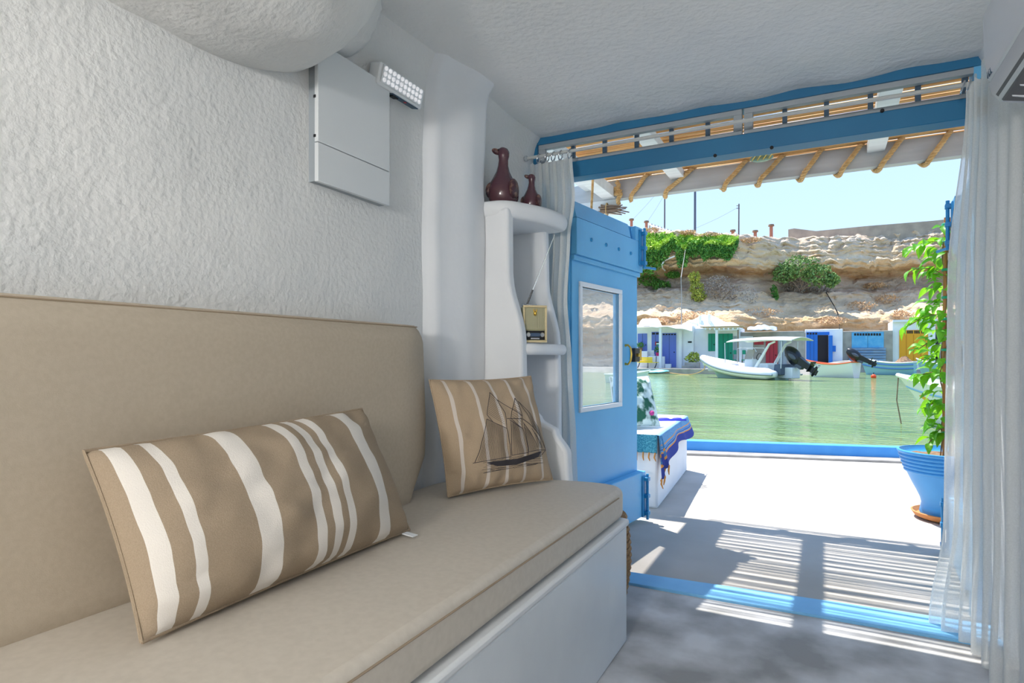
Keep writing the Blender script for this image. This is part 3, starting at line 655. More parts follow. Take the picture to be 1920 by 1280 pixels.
# rope spiralled round the beam, three strands
rope_xl = [-1.302, -1.037, -.62, -.39, -.122, .106, .326, .581, .86, 1.1]; rope_xu = [-1.178, -.843, -.477, -.244, -.009, .222, .441, .689, .96, 1.2]
yi, yo, zb, zt = 4.452, 4.562, 2.262, 2.428; path = []
for i, (a, b) in enumerate(zip(rope_xl, rope_xu)):
    path += [Vector((a - .01, (yi + yo) / 2, zb - .006)), Vector((a + .01, yi - .004, zb + .02)), Vector(((a + b) / 2, yi, (zb + zt) / 2)), Vector((b - .01, yi, zt - .015)), Vector((b + .005, (yi + yo) / 2, zt + .006))]
    if i + 1 < len(rope_xl):
        n_ = rope_xl[i + 1]; path += [Vector((b + .03, yo, zt - .02)), Vector(((b + n_) / 2, yo + .003, (zb + zt) / 2)), Vector((n_ - .03, yo, zb + .02))]
def catmull(P, step):
    out = []
    for i in range(len(P) - 1):
        p0, p1, p2, p3 = P[max(i - 1, 0)], P[i], P[i + 1], P[min(i + 2, len(P) - 1)]; k = max(2, int((p2 - p1).length / step))
        for j in range(k):
            t = j / k; out.append(.5 * ((2 * p1) + (p2 - p0) * t + (2 * p0 - 5 * p1 + 4 * p2 - p3) * t * t + (3 * p1 - p0 - 3 * p2 + p3) * t ** 3))
    return out + [P[-1]]
def twisted(path, R_, r_, pitch, n=5):
    pts = catmull(path, .007); g = G(); N = None; strands = [[], [], []]; acc = 0
    for i, p in enumerate(pts):
        t = (pts[min(i + 1, len(pts) - 1)] - pts[max(i - 1, 0)]).normalized()
        N = t.orthogonal().normalized() if N is None else (N - t * N.dot(t)).normalized(); B = t.cross(N)
        if i: acc += (p - pts[i - 1]).length
        for k in range(3):
            a = 2 * PI * (k / 3 + acc / pitch); strands[k].append(p + (N * math.cos(a) + B * math.sin(a)) * R_)
    for s_ in strands: g.tube(s_, r_, n)
    return g
rp = thing('rope', 'thick jute rope spiralled around the pergola front beam', 'rope', (-.3, 4.5, 2.26))
twisted(path, .0085, .0092, .06).build('rope_spiral', ROPE, rp, ang=180)
kn_ = [Vector((-1.405, 4.44, 2.40)), Vector((-1.385, 4.43, 2.36)), Vector((-1.42, 4.425, 2.335)), Vector((-1.375, 4.43, 2.325)), Vector((-1.41, 4.42, 2.30)), Vector((-1.37, 4.43, 2.30)), Vector((-1.395, 4.44, 2.26)), Vector((-1.39, 4.45, 2.225))]
twisted(kn_, .0085, .0092, .06).build('knot', ROPE, rp, ang=180)
bw = tag(G().tube([(-1.406, 3.925, 2.432), (-1.407, 3.90, 2.2), (-1.409, 3.87, 1.95)], .009, 8).build('bamboo_stick', REED), 'thin yellow bamboo stick hanging at the pergola corner behind the door', 'stick')
bd = thing('stick_bundle', 'bundle of bare twigs tied at the pergola corner', 'twigs', (-1.42, 4.62, 2.16))
for k in range(9):
    random.seed(30 + k); yy = 4.461 - .010 * (k % 2); a = aty(1118 + random.random() * 14, 402 - 2.2 * k, yy); b = aty(1162 + random.random() * 18, 384 + 2.3 * ((k * 4) % 9), yy - .03 * random.random())
    G().tube([a, a.lerp(b, .55) + Vector((0, 0, random.uniform(-.006, .006))), b], [.0075, .0065, .0045], 6).build('twig', WOODD, bd)
tc_ = aty(1138, 393, 4.456); G().tube([(tc_.x + .004 * math.cos(a), 4.456 + .017 * math.cos(a), tc_.z + .05 * math.sin(a)) for a in [2 * PI * k / 20 for k in range(21)]], .005, 6, cap=False).build('tie', ROPE, bd)

# ================================================================== TERRACE FURNITURE
ob = thing('terrace_bench', 'white plastered masonry bench on the terrace', 'bench', (-1.4, 4.9, 0))
bA = Vector((-1.022, 4.168)); bB = Vector((-1.130, 5.725)); bd_ = (bB - bA).normalized(); bn = Vector((-bd_.y, bd_.x))     # bn to the left
BW = .66; BT = .50
pl = [bA, bB, bB + bn * BW, bA + bn * BW]
G().prism([(p.x, p.y, -.01) for p in pl], [(p.x, p.y, BT) for p in pl]).build('body', SMOOTH, ob, bevel=.02, seg=3)
th = thing('throw', 'blue and orange fringed cotton throw draped over the terrace bench', 'throw', (-1.3, 4.9, BT))
NAVY = (62, 74, 148); ORG = (224, 150, 78)
THR = uvmat('woven_throw', (120, 172, 206), [(.0, .60, (238, 240, 240)), (.60, .625, (150, 190, 220)), (.74, .755, ORG), (.775, .785, (84, 120, 180)), (.80, .815, NAVY), (.835, .855, ORG), (.855, 1.01, NAVY)], 0, base2=(96, 140, 190), nscale=90)  # near-white band paints the bright sun on the bench top into the cloth
TEAL = uvmat('woven_throw_end', (38, 112, 140), [], 1, base2=(96, 172, 190), nscale=130)
Lb = (bB - bA).length
def thf(u, v):
    # u: across, 0 left edge of bench -> .62 right edge -> 1 hem down the right side ; v along bench
    s_ = -.01 + (Lb * .97) * v; drop = .20 + .03 * math.sin(v * 9) - .06 * v
    if u < .62:
        t = u / .62; p = bA + bd_ * s_ + bn * (BW * .92 * (1 - t) + -.004 * t); return (p.x, p.y, BT + .009 + .002 * nz(t * 8, v * 12, 1))
    t = (u - .62) / .38; p = bA + bd_ * (s_ - .02 * t * sm(.3, 0, v) + .05 * t * sm(.8, 1, v)) - bn * (.010 + .05 * t * (.6 + .4 * v) + .012 * t * math.sin(v * 22)); return (p.x, p.y, BT + .006 - drop * t)
G().grid(thf, 50, 60).build('cloth', THR, th, solid=.004, ang=180)
def the(u, v):
    p = bA - bd_ * (.016 + .012 * v + .005 * math.sin(u * 20)) + bn * (BW * .92 * (1 - u)) - bn * .0; return (p.x, p.y, BT + .010 - (.125 + .0 * u) * v)
G().grid(the, 40, 10).build('end_drop', TEAL, th, solid=.004, ang=180)
def thc(u, v):                                                     # gathered corner tail
    p = bA - bd_ * (.02 + .01 * v - .10 * u * (1 - .4 * v)) - bn * (.012 + .05 * v * (.4 + .6 * u) + .015 * math.sin(u * 9) * v); return (p.x, p.y, BT + .005 - (.30 - .10 * u) * v)
CORN = uvmat('woven_throw_corner', (90, 150, 186), [(.42, .50, ORG), (.55, .60, (84, 120, 180)), (.66, .74, ORG), (.74, 1.01, NAVY)], 1, base2=(60, 110, 160), nscale=110)
G().grid(thc, 16, 16).build('corner_tail', CORN, th, solid=.004, ang=180)
TAS = mat('tassel_thread', (200, 140, 72), .9)
for k in range(15):
    u = k / 14 * .98; x, y_, z = the(u, 1); random.seed(k)
    G().tube([(x, y_ - .002, z + .004), (x + random.uniform(-.008, .008), y_ - .006, z - .03), (x + random.uniform(-.012, .012), y_ - .004, z - .055)], [.005, .006, .003], 6).build('tassel', TAS, th)
for k in range(5):
    x, y_, z = thc(k / 4 * .9, 1); random.seed(40 + k)
    G().tube([(x, y_, z + .005), (x + random.uniform(-.01, .01), y_ - .008, z - .03), (x + random.uniform(-.015, .015), y_ - .008, z - .06)], [.006, .007, .003], 6).build('tassel', TAS, th)
TROP = mat('tropical_print', (34, 96, 74), .9, rgb2=(206, 226, 222), scale=9, contrast=(.44, .54))
oc = [bA + bd_ * .10 + bn * .32, bA + bd_ * .52 + bn * .26]
tp_, TPf, ed = build_pillow('printed_pillow', 'green tropical leaf pillow standing on the terrace bench', [(-1.38, 4.30, BT + .018), (-1.115, 4.62, BT + .018), (-1.24, 4.76, BT + .40), (-1.46, 4.44, BT + .40)], .16, TROP, pinch=.08, seed=2)
G().tube(ed, .004, 6).build('piping', WHITEP, tp_)
PINK = mat('magenta_petal', (184, 66, 140), .9)
G().ell(TPf(.78, .22, 1), (.02, .03, .02), 10, 6).build('petal_print', PINK, tp_)
bi = thing('bikini', 'crumpled royal blue bikini left on the terrace bench throw', 'bikini', (-1.25, 5.1, BT + .012))
RB = mat('royal_blue_cloth', (48, 52, 190), .7)
random.seed(8)
for k in range(3):
    c = Vector((-1.32 + .10 * k, 5.12 + .06 * k, BT + .022))
    G().ell(c, (.055, .035, .010), 12, 6, Matrix.Rotation(.6 * k, 3, 'Z')).build('cup', RB, bi)
for k in range(3):
    P_ = [Vector((-1.40 + .09 * j + random.uniform(-.03, .03), 4.98 + .05 * j + random.uniform(-.06, .08), BT + .018 + .004 * (j % 2))) for j in range(5)]
    G().tube(catmull(P_, .02), .006, 6).build('strap', RB, bi)

# potted climber
pc = Vector((.722, 4.75, 0))
sc = tag(G().lathe([(0, .0), (.15, 0), (.185, .015), (.205, .045), (.195, .048), (.175, .022), (0, .018)], 40, pc, cap=False).build('plant_saucer', mat('terracotta', (206, 140, 84), .8, rgb2=(190, 124, 72), scale=8)), 'terracotta saucer under the blue flowerpot', 'saucer')
pp = thing('potted_climber', 'green climber on canes in a ridged blue flowerpot', 'potted plant', pc + Vector((0, 0, .022)))
prof = [(0, .022), (.150, .022), (.158, .04), (.150, .075), (.146, .10), (.155, .135), (.175, .18), (.20, .23), (.222, .28), (.232, .30)]
for k in range(5):
    z = .30 + k * .024; r0 = .236 + k * .0075; prof += [(r0, z), (r0 + .008, z + .006), (r0 + .009, z + .014), (r0 + .002, z + .021)]
prof += [(.278, .425), (.284, .432), (.282, .442), (.268, .444), (.258, .42), (.235, .40), (0, .395)]
G().lathe(prof, 56, pc, cap=False).build('pot', mat('pot_blue_glaze', (62, 148, 216), .38, rgb2=(70, 156, 222), scale=6), pp, ang=60)
def soil(u, v):
    a = 2 * PI * u; r_ = .252 * v; return pc + Vector((r_ * math.cos(a), r_ * math.sin(a), .405 + .012 * nz(r_ * math.cos(a), r_ * math.sin(a), 0, 30)))
G().grid(soil, 32, 8, True).build('soil', mat('potting_soil', (104, 78, 56), .95, rgb2=(140, 110, 80), scale=50), pp)
CANE = mat('bamboo_cane', (190, 132, 74), .6, rgb2=(170, 110, 58), scale=9, stretch=(6, 6, .6))
for dx, dy in ((-.022, 0), (.018, .015)):
    P_ = [pc + Vector((dx * 1.0, dy, .38)), pc + Vector((dx, dy, 1.2)), pc + Vector((dx * .6, dy, 1.96))]
    G().tube(P_, .010, 8).build('cane', CANE, pp)
GT = mat('green_tie', (30, 160, 120), .5)
for z in (.56, .74, .92, 1.02, 1.10, 1.30, 1.44, 1.62, 1.80, 1.915):
    G().lathe([(.030, -.009), (.034, -.006), (.034, .006), (.030, .009)], 12, pc + Vector((-.002, .006, z)), cap=False).build('tie', GT, pp)
STEM = mat('vine_stem', (134, 104, 66), .8)
random.seed(21); sp = []
for k in range(5):
    ph = k * 1.26; P_ = []
    for j in range(15):
        z = .40 + 1.48 * j / 14; rr = .028 + .02 * math.sin(j * .9 + k); P_.append(pc + Vector((rr * math.cos(ph + j * .8), rr * math.sin(ph + j * .8), z)))
    pts = catmull(P_, .03); sp.append(pts); G().tube(pts, .0045, 5).build('stem', STEM, pp)
LEAF = mat('climber_leaf', (96, 176, 34), .45, rgb2=(62, 138, 26), scale=5, contrast=(.4, .6))
_p = LEAF.node_tree.nodes['Principled BSDF']; _p.inputs['Subsurface Weight'].default_value = 0
_n = LEAF.node_tree.nodes; _tl = _n.new('ShaderNodeBsdfTranslucent'); _tl.inputs[0].default_value = lin((150, 214, 40)); _mx = _n.new('ShaderNodeMixShader'); _mx.inputs[0].default_value = .4
LEAF.node_tree.links.new(_p.outputs[0], _mx.inputs[1]); LEAF.node_tree.links.new(_tl.outputs[0], _mx.inputs[2]); LEAF.node_tree.links.new(_mx.outputs[0], _n['Material Output'].inputs[0])
def leaf_geo():
    g = G()
    def fn(u, v):
        w_ = .30 * math.sin(PI * min(1, v ** .8)) * (1 - .25 * v); x = (u - .5) * 2 * w_; return (x, v, .10 * math.sin(PI * v) - .25 * v * v + abs(x) * .35)
    return g.grid(fn, 4, 6)
lf0 = leaf_geo().build('leaf', LEAF, None, ang=180); lf0.parent = pp; lf0.matrix_parent_inverse = Matrix.Translation(-Vector(pp.location))
first = True
def put_leaf(p, yawl, tilt, L):
    global first
    M_ = Matrix.Translation(p) @ Matrix.Rotation(yawl, 4, 'Z') @ Matrix.Rotation(tilt, 4, 'X') @ Matrix.Rotation(random.uniform(-.6, .6), 4, 'Y') @ Matrix.Scale(L, 4)
    if first: lf0.matrix_basis = M_; first = False
    else: share(lf0, 'leaf', M_, pp)
for k in range(235):
    z = .55 + 1.33 * (k / 235) ** .9; a = random.uniform(0, 2 * PI); dens_ = random.uniform(.3, 1) * (.05 + .10 * math.sin(PI * (z - .45) / 1.5)) + 0 * math.sin(PI * (z - .45) / 1.5)
    p = pc + Vector((dens_ * math.cos(a), dens_ * math.sin(a), z + random.uniform(-.04, .04)))
    put_leaf(p, a - PI / 2 + random.uniform(-.6, .6), random.uniform(-.9, .3), random.uniform(.07, .115))
# side shoots reaching left, as pixel-guided sprays at the plant's own distance
for (u0, v0, u1, v1, nl) in ((1775, 455, 1700, 470, 9), (1778, 520, 1712, 505, 7), (1775, 590, 1705, 610, 10), (1772, 640, 1722, 655, 6), (1775, 705, 1716, 708, 8), (1776, 760, 1735, 765, 7), (1778, 800, 1742, 830, 6)):
    a = aty(u0, v0, pc.y - .02); b = aty(u1, v1, pc.y - .06); mid = (a + b) / 2 + Vector((0, 0, .03)); pts = catmull([a, mid, b], .03)
    G().tube(pts, .003, 5).build('stem', STEM, pp)
    for j in range(nl):
        t = .2 + .8 * j / (nl - 1); q = a.lerp(b, t) + Vector((0, 0, .03 * math.sin(PI * t)))
        put_leaf(q, random.choice((-1, 1)) * random.uniform(.4, 1.4) + PI / 2, random.uniform(-1.0, .1), random.uniform(.075, .115))

# ================================================================== WATER
ZW = -.30
WM = bpy.data.materials.new('harbour_water'); WM.use_nodes = True; _n = WM.node_tree.nodes; _l = WM.node_tree.links; _p = _n['Principled BSDF']
_p.inputs['Roughness'].default_value = .06; _p.inputs['IOR'].default_value = 1.33
_tc = _n.new('ShaderNodeTexCoord'); _mp = _n.new('ShaderNodeMapping'); _mp.inputs['Scale'].default_value = (.8, 1.7, 1); _l.new(_tc.outputs['Object'], _mp.inputs[0])
_t1 = _n.new('ShaderNodeTexNoise'); _t1.inputs['Scale'].default_value = .25; _t1.inputs['Detail'].default_value = 4
_rr = _n.new('ShaderNodeValToRGB'); _rr.color_ramp.elements[0].position = .35; _rr.color_ramp.elements[1].position = .68
_rr.color_ramp.elements[0].color = lin((98, 128, 72)); _rr.color_ramp.elements[1].color = lin((128, 146, 92))
_l.new(_mp.outputs[0], _t1.inputs['Vector']); _l.new(_t1.outputs['Fac'], _rr.inputs[0]); _l.new(_rr.outputs[0], _p.inputs['Base Color'])
prev = None
for sc_, st, di in ((1.3, .6, .3), (4.5, .8, .09), (13, .4, .02)):
    t = _n.new('ShaderNodeTexNoise'); t.inputs['Scale'].default_value = sc_; t.inputs['Detail'].default_value = 2; _l.new(_mp.outputs[0], t.inputs['Vector'])
    b = _n.new('ShaderNodeBump'); b.inputs['Strength'].default_value = st; b.inputs['Distance'].default_value = di; _l.new(t.outputs['Fac'], b.inputs['Height'])
    if prev: _l.new(prev, b.inputs['Normal'])
    prev = b.outputs[0]
_l.new(prev, _p.inputs['Normal'])
wo = G().grid(lambda u, v: (-90 + 180 * u, 6.0 + 74 * v, ZW), 40, 20).build('harbour_water', WM); struct(wo, 'rippled green harbour water'); wo['kind'] = 'structure'

# ================================================================== FAR SHORE: ground, quay, cliff
STONE = mat('quay_cement', (176, 168, 156), .9, rgb2=(150, 144, 134), scale=1.5, bump=[(3, .4, .05)])
def YS(x): return 53.0 + .55 * max(0, x + 3) * (1 - .0 * x)          # shoreline: recedes to the right
def shore(u, v):
    x = -60 + 130 * u; y0 = 51.6 + (12.0 * sm(-1.4, 4, x)); y = y0 + 12 * v
    z = .12 + .75 * sm(-3, 3, x) * sm(0, .12, v) + .02 * nz(x, y, 0, 1)
    return (x, y, z if v > 0 else ZW - .3)
struct(G().grid(shore, 110, 14).build('shore_ground', STONE), 'cement waterfront under the far boathouses')
qy = tag(G().prism([(-16, 50.2, ZW - .3), (-7.3, 50.2, ZW - .3), (-7.0, 52.2, ZW - .3), (-16, 52.2, ZW - .3)], [(-16, 50.2, .14), (-7.6, 50.2, .14), (-7.2, 52.2, .14), (-16, 52.2, .14)]).build('quay', STONE, bevel=.05), 'low cement quay in front of the violet doors', 'quay')

def cliff_top(x):
    pts = [(-60, 17.5), (-25, 16.2), (-15, 15.4), (-7, 14.1), (-2.7, 14.4), (8, 15.0), (14, 15.5), (30, 16.2), (80, 17)]
    for (a, za), (b, zb_) in zip(pts, pts[1:]):
        if a <= x <= b: return za + (zb_ - za) * (x - a) / (b - a)
    return 15
PROF = [(0, -.4, .0), (.10, 2.4, .5), (.16, 4.0, .55), (.20, 4.6, .75), (.235, 4.75, 1.8), (.29, 5.5, 4.0), (.36, 6.6, 6.2), (.42, 7.5, 7.4), (.47, 7.8, 9.2), (.54, 9.0, 9.6), (.575, 9.55, 8.9), (.60, 9.75, 6.3), (.66, 10.4, 6.3), (.75, 11.5, 6.9), (.84, 12.5, 7.3), (.91, 13.2, 7.9), (1.0, 13.7, 13)]
def prof(t):
    for a, b in zip(PROF, PROF[1:]):
        if a[0] <= t <= b[0]:
            k = (t - a[0]) / (b[0] - a[0]); return a[1] + (b[1] - a[1]) * k, a[2] + (b[2] - a[2]) * k
    return PROF[-1][1], PROF[-1][2]
def cliff_base(x): return 57.2 + 6.8 * sm(-8, -1.6, x) + 4 * sm(-1.5, 7, x) + .05 * abs(x)
def cliff(u, v):
    x = -48 + 108 * u; z, off = prof(v)
    ct = cliff_top(x); wob = .9 * nz(x, v * 3, 0, .16)
    tt = min(1, max(0, v + .035 * nz(x, 3, 1, .22))); z, off = prof(tt); z = z * (ct / 13.7)
    n = .95 * nz(x, z * 1.2, 1, .33) + .50 * nz(x, z * 3.0, 4, .9) + .30 * nz(x, z * 1.6, 7, 2.4) + .20 * nz(x, z * 1.3, 9, 6.0)
    am = .35 + .65 * sm(-.2, .3, nz(x, z * 2, 31, .25)); strat = am * (.16 * math.sin(z * 5.5 + 2.5 * nz(x, 0, 2, .25)) + .06 * math.sin(z * 13 + 3 * nz(x, z, 5, .5)))
    rib = .22 * sm(.7, .8, v) * (1 - sm(.88, .93, v)) * math.sin(x * 4.2 + 3 * nz(x, z, 0, .6))
    k = 1 if v < .93 else .35
    return (x + .3 * nz(x, z, 22, .7), cliff_base(x) + off + k * (n * .85 + strat + rib), z + .28 * nz(x, off, 5, .8) * (v > .02) + (.25 * nz(x, off, 8, 2.2) if v > .2 else 0))
CM = bpy.data.materials.new('layered_tuff'); CM.use_nodes = True; _n = CM.node_tree.nodes; _l = CM.node_tree.links; _p = _n['Principled BSDF']; _p.inputs['Roughness'].default_value = .95; _p.inputs['Specular IOR Level'].default_value = .1
_tc = _n.new('ShaderNodeTexCoord'); _mp = _n.new('ShaderNodeMapping'); _mp.inputs['Scale'].default_value = (.12, .12, 1.1); _l.new(_tc.outputs['Object'], _mp.inputs[0])
_a = _n.new('ShaderNodeTexNoise'); _a.inputs['Scale'].default_value = 1.3; _a.inputs['Detail'].default_value = 8; _l.new(_mp.outputs[0], _a.inputs['Vector'])
_r1 = _n.new('ShaderNodeValToRGB'); _e = _r1.color_ramp.elements; _e[0].position = .28; _e[0].color = lin((190, 156, 118)); _e[1].position = .72; _e[1].color = lin((228, 212, 192))
for q, c in ((.42, (212, 182, 142)), (.52, (218, 198, 174)), (.60, (202, 164, 118))): _x = _e.new(q); _x.color = lin(c)
_l.new(_a.outputs['Fac'], _r1.inputs[0])
_b2 = _n.new('ShaderNodeTexNoise'); _b2.inputs['Scale'].default_value = 1.6; _b2.inputs['Detail'].default_value = 8; _l.new(_tc.outputs['Object'], _b2.inputs['Vector'])
_r2 = _n.new('ShaderNodeValToRGB'); _r2.color_ramp.elements[0].position = .52; _r2.color_ramp.elements[1].position = .66; _r2.color_ramp.elements[0].color = (0, 0, 0, 1); _r2.color_ramp.elements[1].color = (.6, .6, .6, 1); _l.new(_b2.outputs['Fac'], _r2.inputs[0])
_mx = _n.new('ShaderNodeMix'); _mx.data_type = 'RGBA'; _l.new(_r2.outputs[0], _mx.inputs[0]); _l.new(_r1.outputs[0], _mx.inputs[6]); _mx.inputs[7].default_value = lin((204, 172, 132))
_sz = _n.new('ShaderNodeSeparateXYZ'); _l.new(_tc.outputs['Object'], _sz.inputs[0]); _ad = _n.new('ShaderNodeMath'); _ad.operation = 'MULTIPLY_ADD'; _l.new(_a.outputs['Fac'], _ad.inputs[0]); _ad.inputs[1].default_value = 1.6; _l.new(_sz.outputs[2], _ad.inputs[2])
_dv = _n.new('ShaderNodeMath'); _dv.operation = 'DIVIDE'; _l.new(_ad.outputs[0], _dv.inputs[0]); _dv.inputs[1].default_value = 18
_r3 = _n.new('ShaderNodeValToRGB'); _e = _r3.color_ramp.elements; _e[0].position = .0; _e[0].color = lin((198, 172, 142)); _e[1].position = 1; _e[1].color = lin((218, 198, 174))
for q, c in ((.22, (190, 152, 106)), (.30, (198, 158, 110)), (.36, (220, 196, 164)), (.47, (218, 192, 160)), (.51, (198, 186, 178)), (.575, (192, 182, 178)), (.60, (158, 106, 68)), (.625, (214, 184, 144)), (.70, (220, 194, 162)), (.80, (196, 180, 164)), (.9, (214, 188, 160))): _x = _e.new(q); _x.color = lin(c)  # strata tones; grey and brown bands at the recess also paint in overhang shade
_l.new(_dv.outputs[0], _r3.inputs[0]); _m2 = _n.new('ShaderNodeMix'); _m2.data_type = 'RGBA'; _m2.inputs[0].default_value = .6; _l.new(_mx.outputs[2], _m2.inputs[6]); _l.new(_r3.outputs[0], _m2.inputs[7]); _l.new(_m2.outputs[2], _p.inputs['Base Color'])
_bm = _n.new('ShaderNodeBump'); _bm.inputs['Strength'].default_value = .7; _bm.inputs['Distance'].default_value = .25; _t = _n.new('ShaderNodeTexNoise'); _t.inputs['Scale'].default_value = 3.5; _t.inputs['Detail'].default_value = 8
_l.new(_tc.outputs['Object'], _t.inputs['Vector']); _l.new(_t.outputs['Fac'], _bm.inputs['Height']); _l.new(_bm.outputs[0], _p.inputs['Normal'])
gc = G().grid(cliff, 460, 190)
struct(gc.build('cliff', CM, ang=50), 'layered ochre cliff behind the boathouses')
from mathutils.bvhtree import BVHTree
CLIFF_TREE = BVHTree.FromPolygons(gc.v, gc.f)
def cliff_hit(u, v):
    """distance (y) at which the ray of a pixel meets the cliff surface"""
    hit = CLIFF_TREE.ray_cast(Vector((0, 0, CH)), Vector(ray(u, v)).normalized())[0]
    return hit.y if hit else cliff_base(aty(u, v, 66).x) + 9.0
def plat_z(x): return cliff_top(x) - .15
def on_cliff(px, off):
    """a run laid on the cliff surface along a pixel polyline, sampled densely"""
    out = []
    for (u0, v0), (u1, v1) in zip(px, px[1:]):
        for k in range(5): t = k / 5; u, v = u0 + (u1 - u0) * t, v0 + (v1 - v0) * t; out.append((u, v, cliff_hit(u, v)))
    ys = [y for _, _, y in out]
    return [aty(u, v, min(ys[max(0, i - 2):i + 3]) - off) for i, (u, v, y) in enumerate(out)]
struct(G().grid(lambda u, v: (-48 + 108 * u, cliff_base(-48 + 108 * u) + 11.4 + 60 * v, plat_z(-48 + 108 * u) + .12 * nz(u * 40, v * 10)), 60, 10).build('plateau', CM), 'dry plateau behind the cliff edge')
cw = thing('parapet_wall', 'long grey concrete parapet on the cliff top', 'wall', (8, 77, 13))
pts = [(1478, 430, 447), (1489, 428, 446), (1530, 433, 446), (1620, 424, 440), (1745, 414, 428), (1776, 411, 426), (1850, 404, 425), (1920, 398, 422)]
CW = mat('parapet_concrete', (170, 156, 140), .95, rgb2=(150, 138, 126), scale=1.2)
for (u0, t0, b0), (u1, t1, b1) in zip(pts, pts[1:]):
    A, B, C_, D_ = aty(u0, b0 + 14, 76), aty(u1, b1 + 14, 76), aty(u1, t1, 76), aty(u0, t0, 76); A.z -= .8; B.z -= .8; o_ = Vector((0, .4, 0))
    G().prism([A, B, C_, D_], [A + o_, B + o_, C_ + o_, D_ + o_]).build('wall_section', CW, cw, smooth=False)

# poles, wires
def pole(label, u, v0, v1, Y, r_, m, arms=False):
    a = aty(u, v1, Y); a.z = plat_z(a.x) - .4; b = aty(u + .5, v0, Y); t = thing('utility_pole', label, 'pole', a)
    G().tube([a, a.lerp(b, .5), b], [r_, r_ * .9, r_ * .8], 8).build('shaft', m, t)
    if arms:
        for k, dv in enumerate((4, 9)):
            p = aty(u, v0 + dv, Y); G().tube([p - Vector((.25, 0, -.05)), p + Vector((.12, 0, 0))], .04, 5).build('crossarm', m, t)
    return b
PW = mat('pole_wood', (96, 92, 96), .9); PS = mat('pole_steel', (84, 92, 110), .6)
p1 = pole('slim wooden utility pole standing on the cliff by the fence roof', 1246, 330, 436, 77, .10, PW, True)
p2 = pole('thick blue-grey steel mast on the cliff top', 1303, 250, 452, 74, .15, PS)
p3 = pole('leaning wooden utility pole with one arm above the bare cliff', 1385, 382, 452, 77, .09, PW, True)
stub_top = [Vector(aty(1212, 418, 75)), Vector(aty(1184, 414, 75))]
for k, (a, b) in enumerate(((aty(1246.3, 364, 77), stub_top[0]), (aty(1246.4, 344, 77), stub_top[1]), (aty(1385, 388, 77), aty(1303.5, 428, 74)))):
    m_ = (a + b) / 2 - Vector((0, 0, .12)); tag(G().tube(catmull([a, m_, b], 1), .012, 4).build('overhead_wire', PW), ('thin overhead wire from the slim pole to the chimney stub by the lean-to roof', 'thin overhead wire from the slim pole to the chimney stub above the blue door', 'thin overhead wire sloping from the leaning wooden pole to the steel mast')[k], 'wire')
cable = tag(G().tube(catmull([aty(1574, 615.4, 62.46)] + on_cliff(((1574, 606), (1573, 596), (1570, 585), (1562, 570), (1553, 555), (1545, 540)), .12), .4), .05, 5).build('black_cable', BLACK), 'black cable hanging down the cliff over the open blue door', 'cable')
hose = tag(G().tube(catmull(on_cliff(((1247, 507), (1242, 502), (1241, 496), (1245, 489), (1255, 484), (1268, 479)), .9), .3), .085, 6).build('pale_pipe', WHITEP), 'pale curved pipe emerging from the trailing greenery', 'pipe')

# chimney stubs along the edge
for k, (u, v0, v1) in enumerate(((1184, 413, 424), (1212, 417, 428), (1374, 434, 446), (1416, 435, 447), (1446, 424, 445))):
    a = aty(u, v1, 75); b = aty(u, v0, 75); t = thing('chimney_stub', ('clay chimney stub above the blue door leaf', 'clay chimney stub at the end of the slatted lean-to roof', 'clay chimney stub beside the leaning wooden pole', 'low clay chimney stub between the leaning pole and parapet', 'tall clay chimney stub beside the parapet end')[k], 'chimney', a)
    G().tube([Vector((a.x, a.y, plat_z(a.x) - .3)), b], [.2, .18], 8).build('stack', mat('clay', (166, 112, 92), .9), t); G().lathe([(0, 0), (.34, 0), (.30, .2), (0, .25)], 10, b, cap=False).build('cap', WOODD, t)
fr_ = thing('lean_to_roof', 'slatted lean-to roof sticking over the cliff edge', 'roof', aty(1240, 436, 74))
for k in range(9):
    a = aty(1222 + k * 6, 420 + k * 2.0, 73.5); b = a + Vector((.0, 1.95, .04))
    G().tube([a, b], .09, 4).build('slat', GREYP, fr_, smooth=False)
for y0_, nm_ in ((73.6, 'edge_beam'), (75.3, 'rear_beam')):
    e0, e1 = aty(1216, 420, 73.6), aty(1274, 439, 73.6); e0.y = e1.y = y0_
    G().tube([e0, e1], .12, 5).build(nm_, WHITEP, fr_)
    for q in (e0.lerp(e1, .04), e0.lerp(e1, .5)): G().tube([q, Vector((q.x, q.y, plat_z(q.x) - .3))], .06, 6).build('post', WOODD, fr_)

# ------------------------------------------------------------------ vegetation
def folimat(name, a, b, sc=1.2):
    return mat(name, a, .7, rgb2=b, scale=sc, contrast=(.38, .62), detail=3)
GRN = folimat('sunlit_succulent', (188, 218, 76), (112, 164, 50), .8); DGRN = folimat('hanging_succulent', (64, 122, 48), (98, 152, 58), 1.4)
OLV = folimat('grey_green_leaf', (140, 172, 92), (92, 124, 66), 2.0); YEL = folimat('yellow_green_leaf', (192, 196, 84), (146, 158, 60), 2.0); DRY = folimat('dry_scrub', (222, 184, 138), (190, 156, 122), 1.5); GRYD = folimat('grey_dry_scrub', (176, 164, 150), (146, 134, 124), 1.5)
def leaves(g, pts, size, seed, up=.3):
    random.seed(seed)
    for p in pts:
        d = Vector((random.gauss(0, 1), random.gauss(0, 1), random.gauss(up, 1))).normalized(); e = d.orthogonal().normalized(); e = Matrix.Rotation(random.uniform(0, 6.3), 3, d) @ e
        s_ = size * random.uniform(.6, 1.3); c = e.cross(d) * s_ * .45
        g.add([p - e * s_, p + c, p + e * s_, p - c], [(0, 1, 2, 3)])
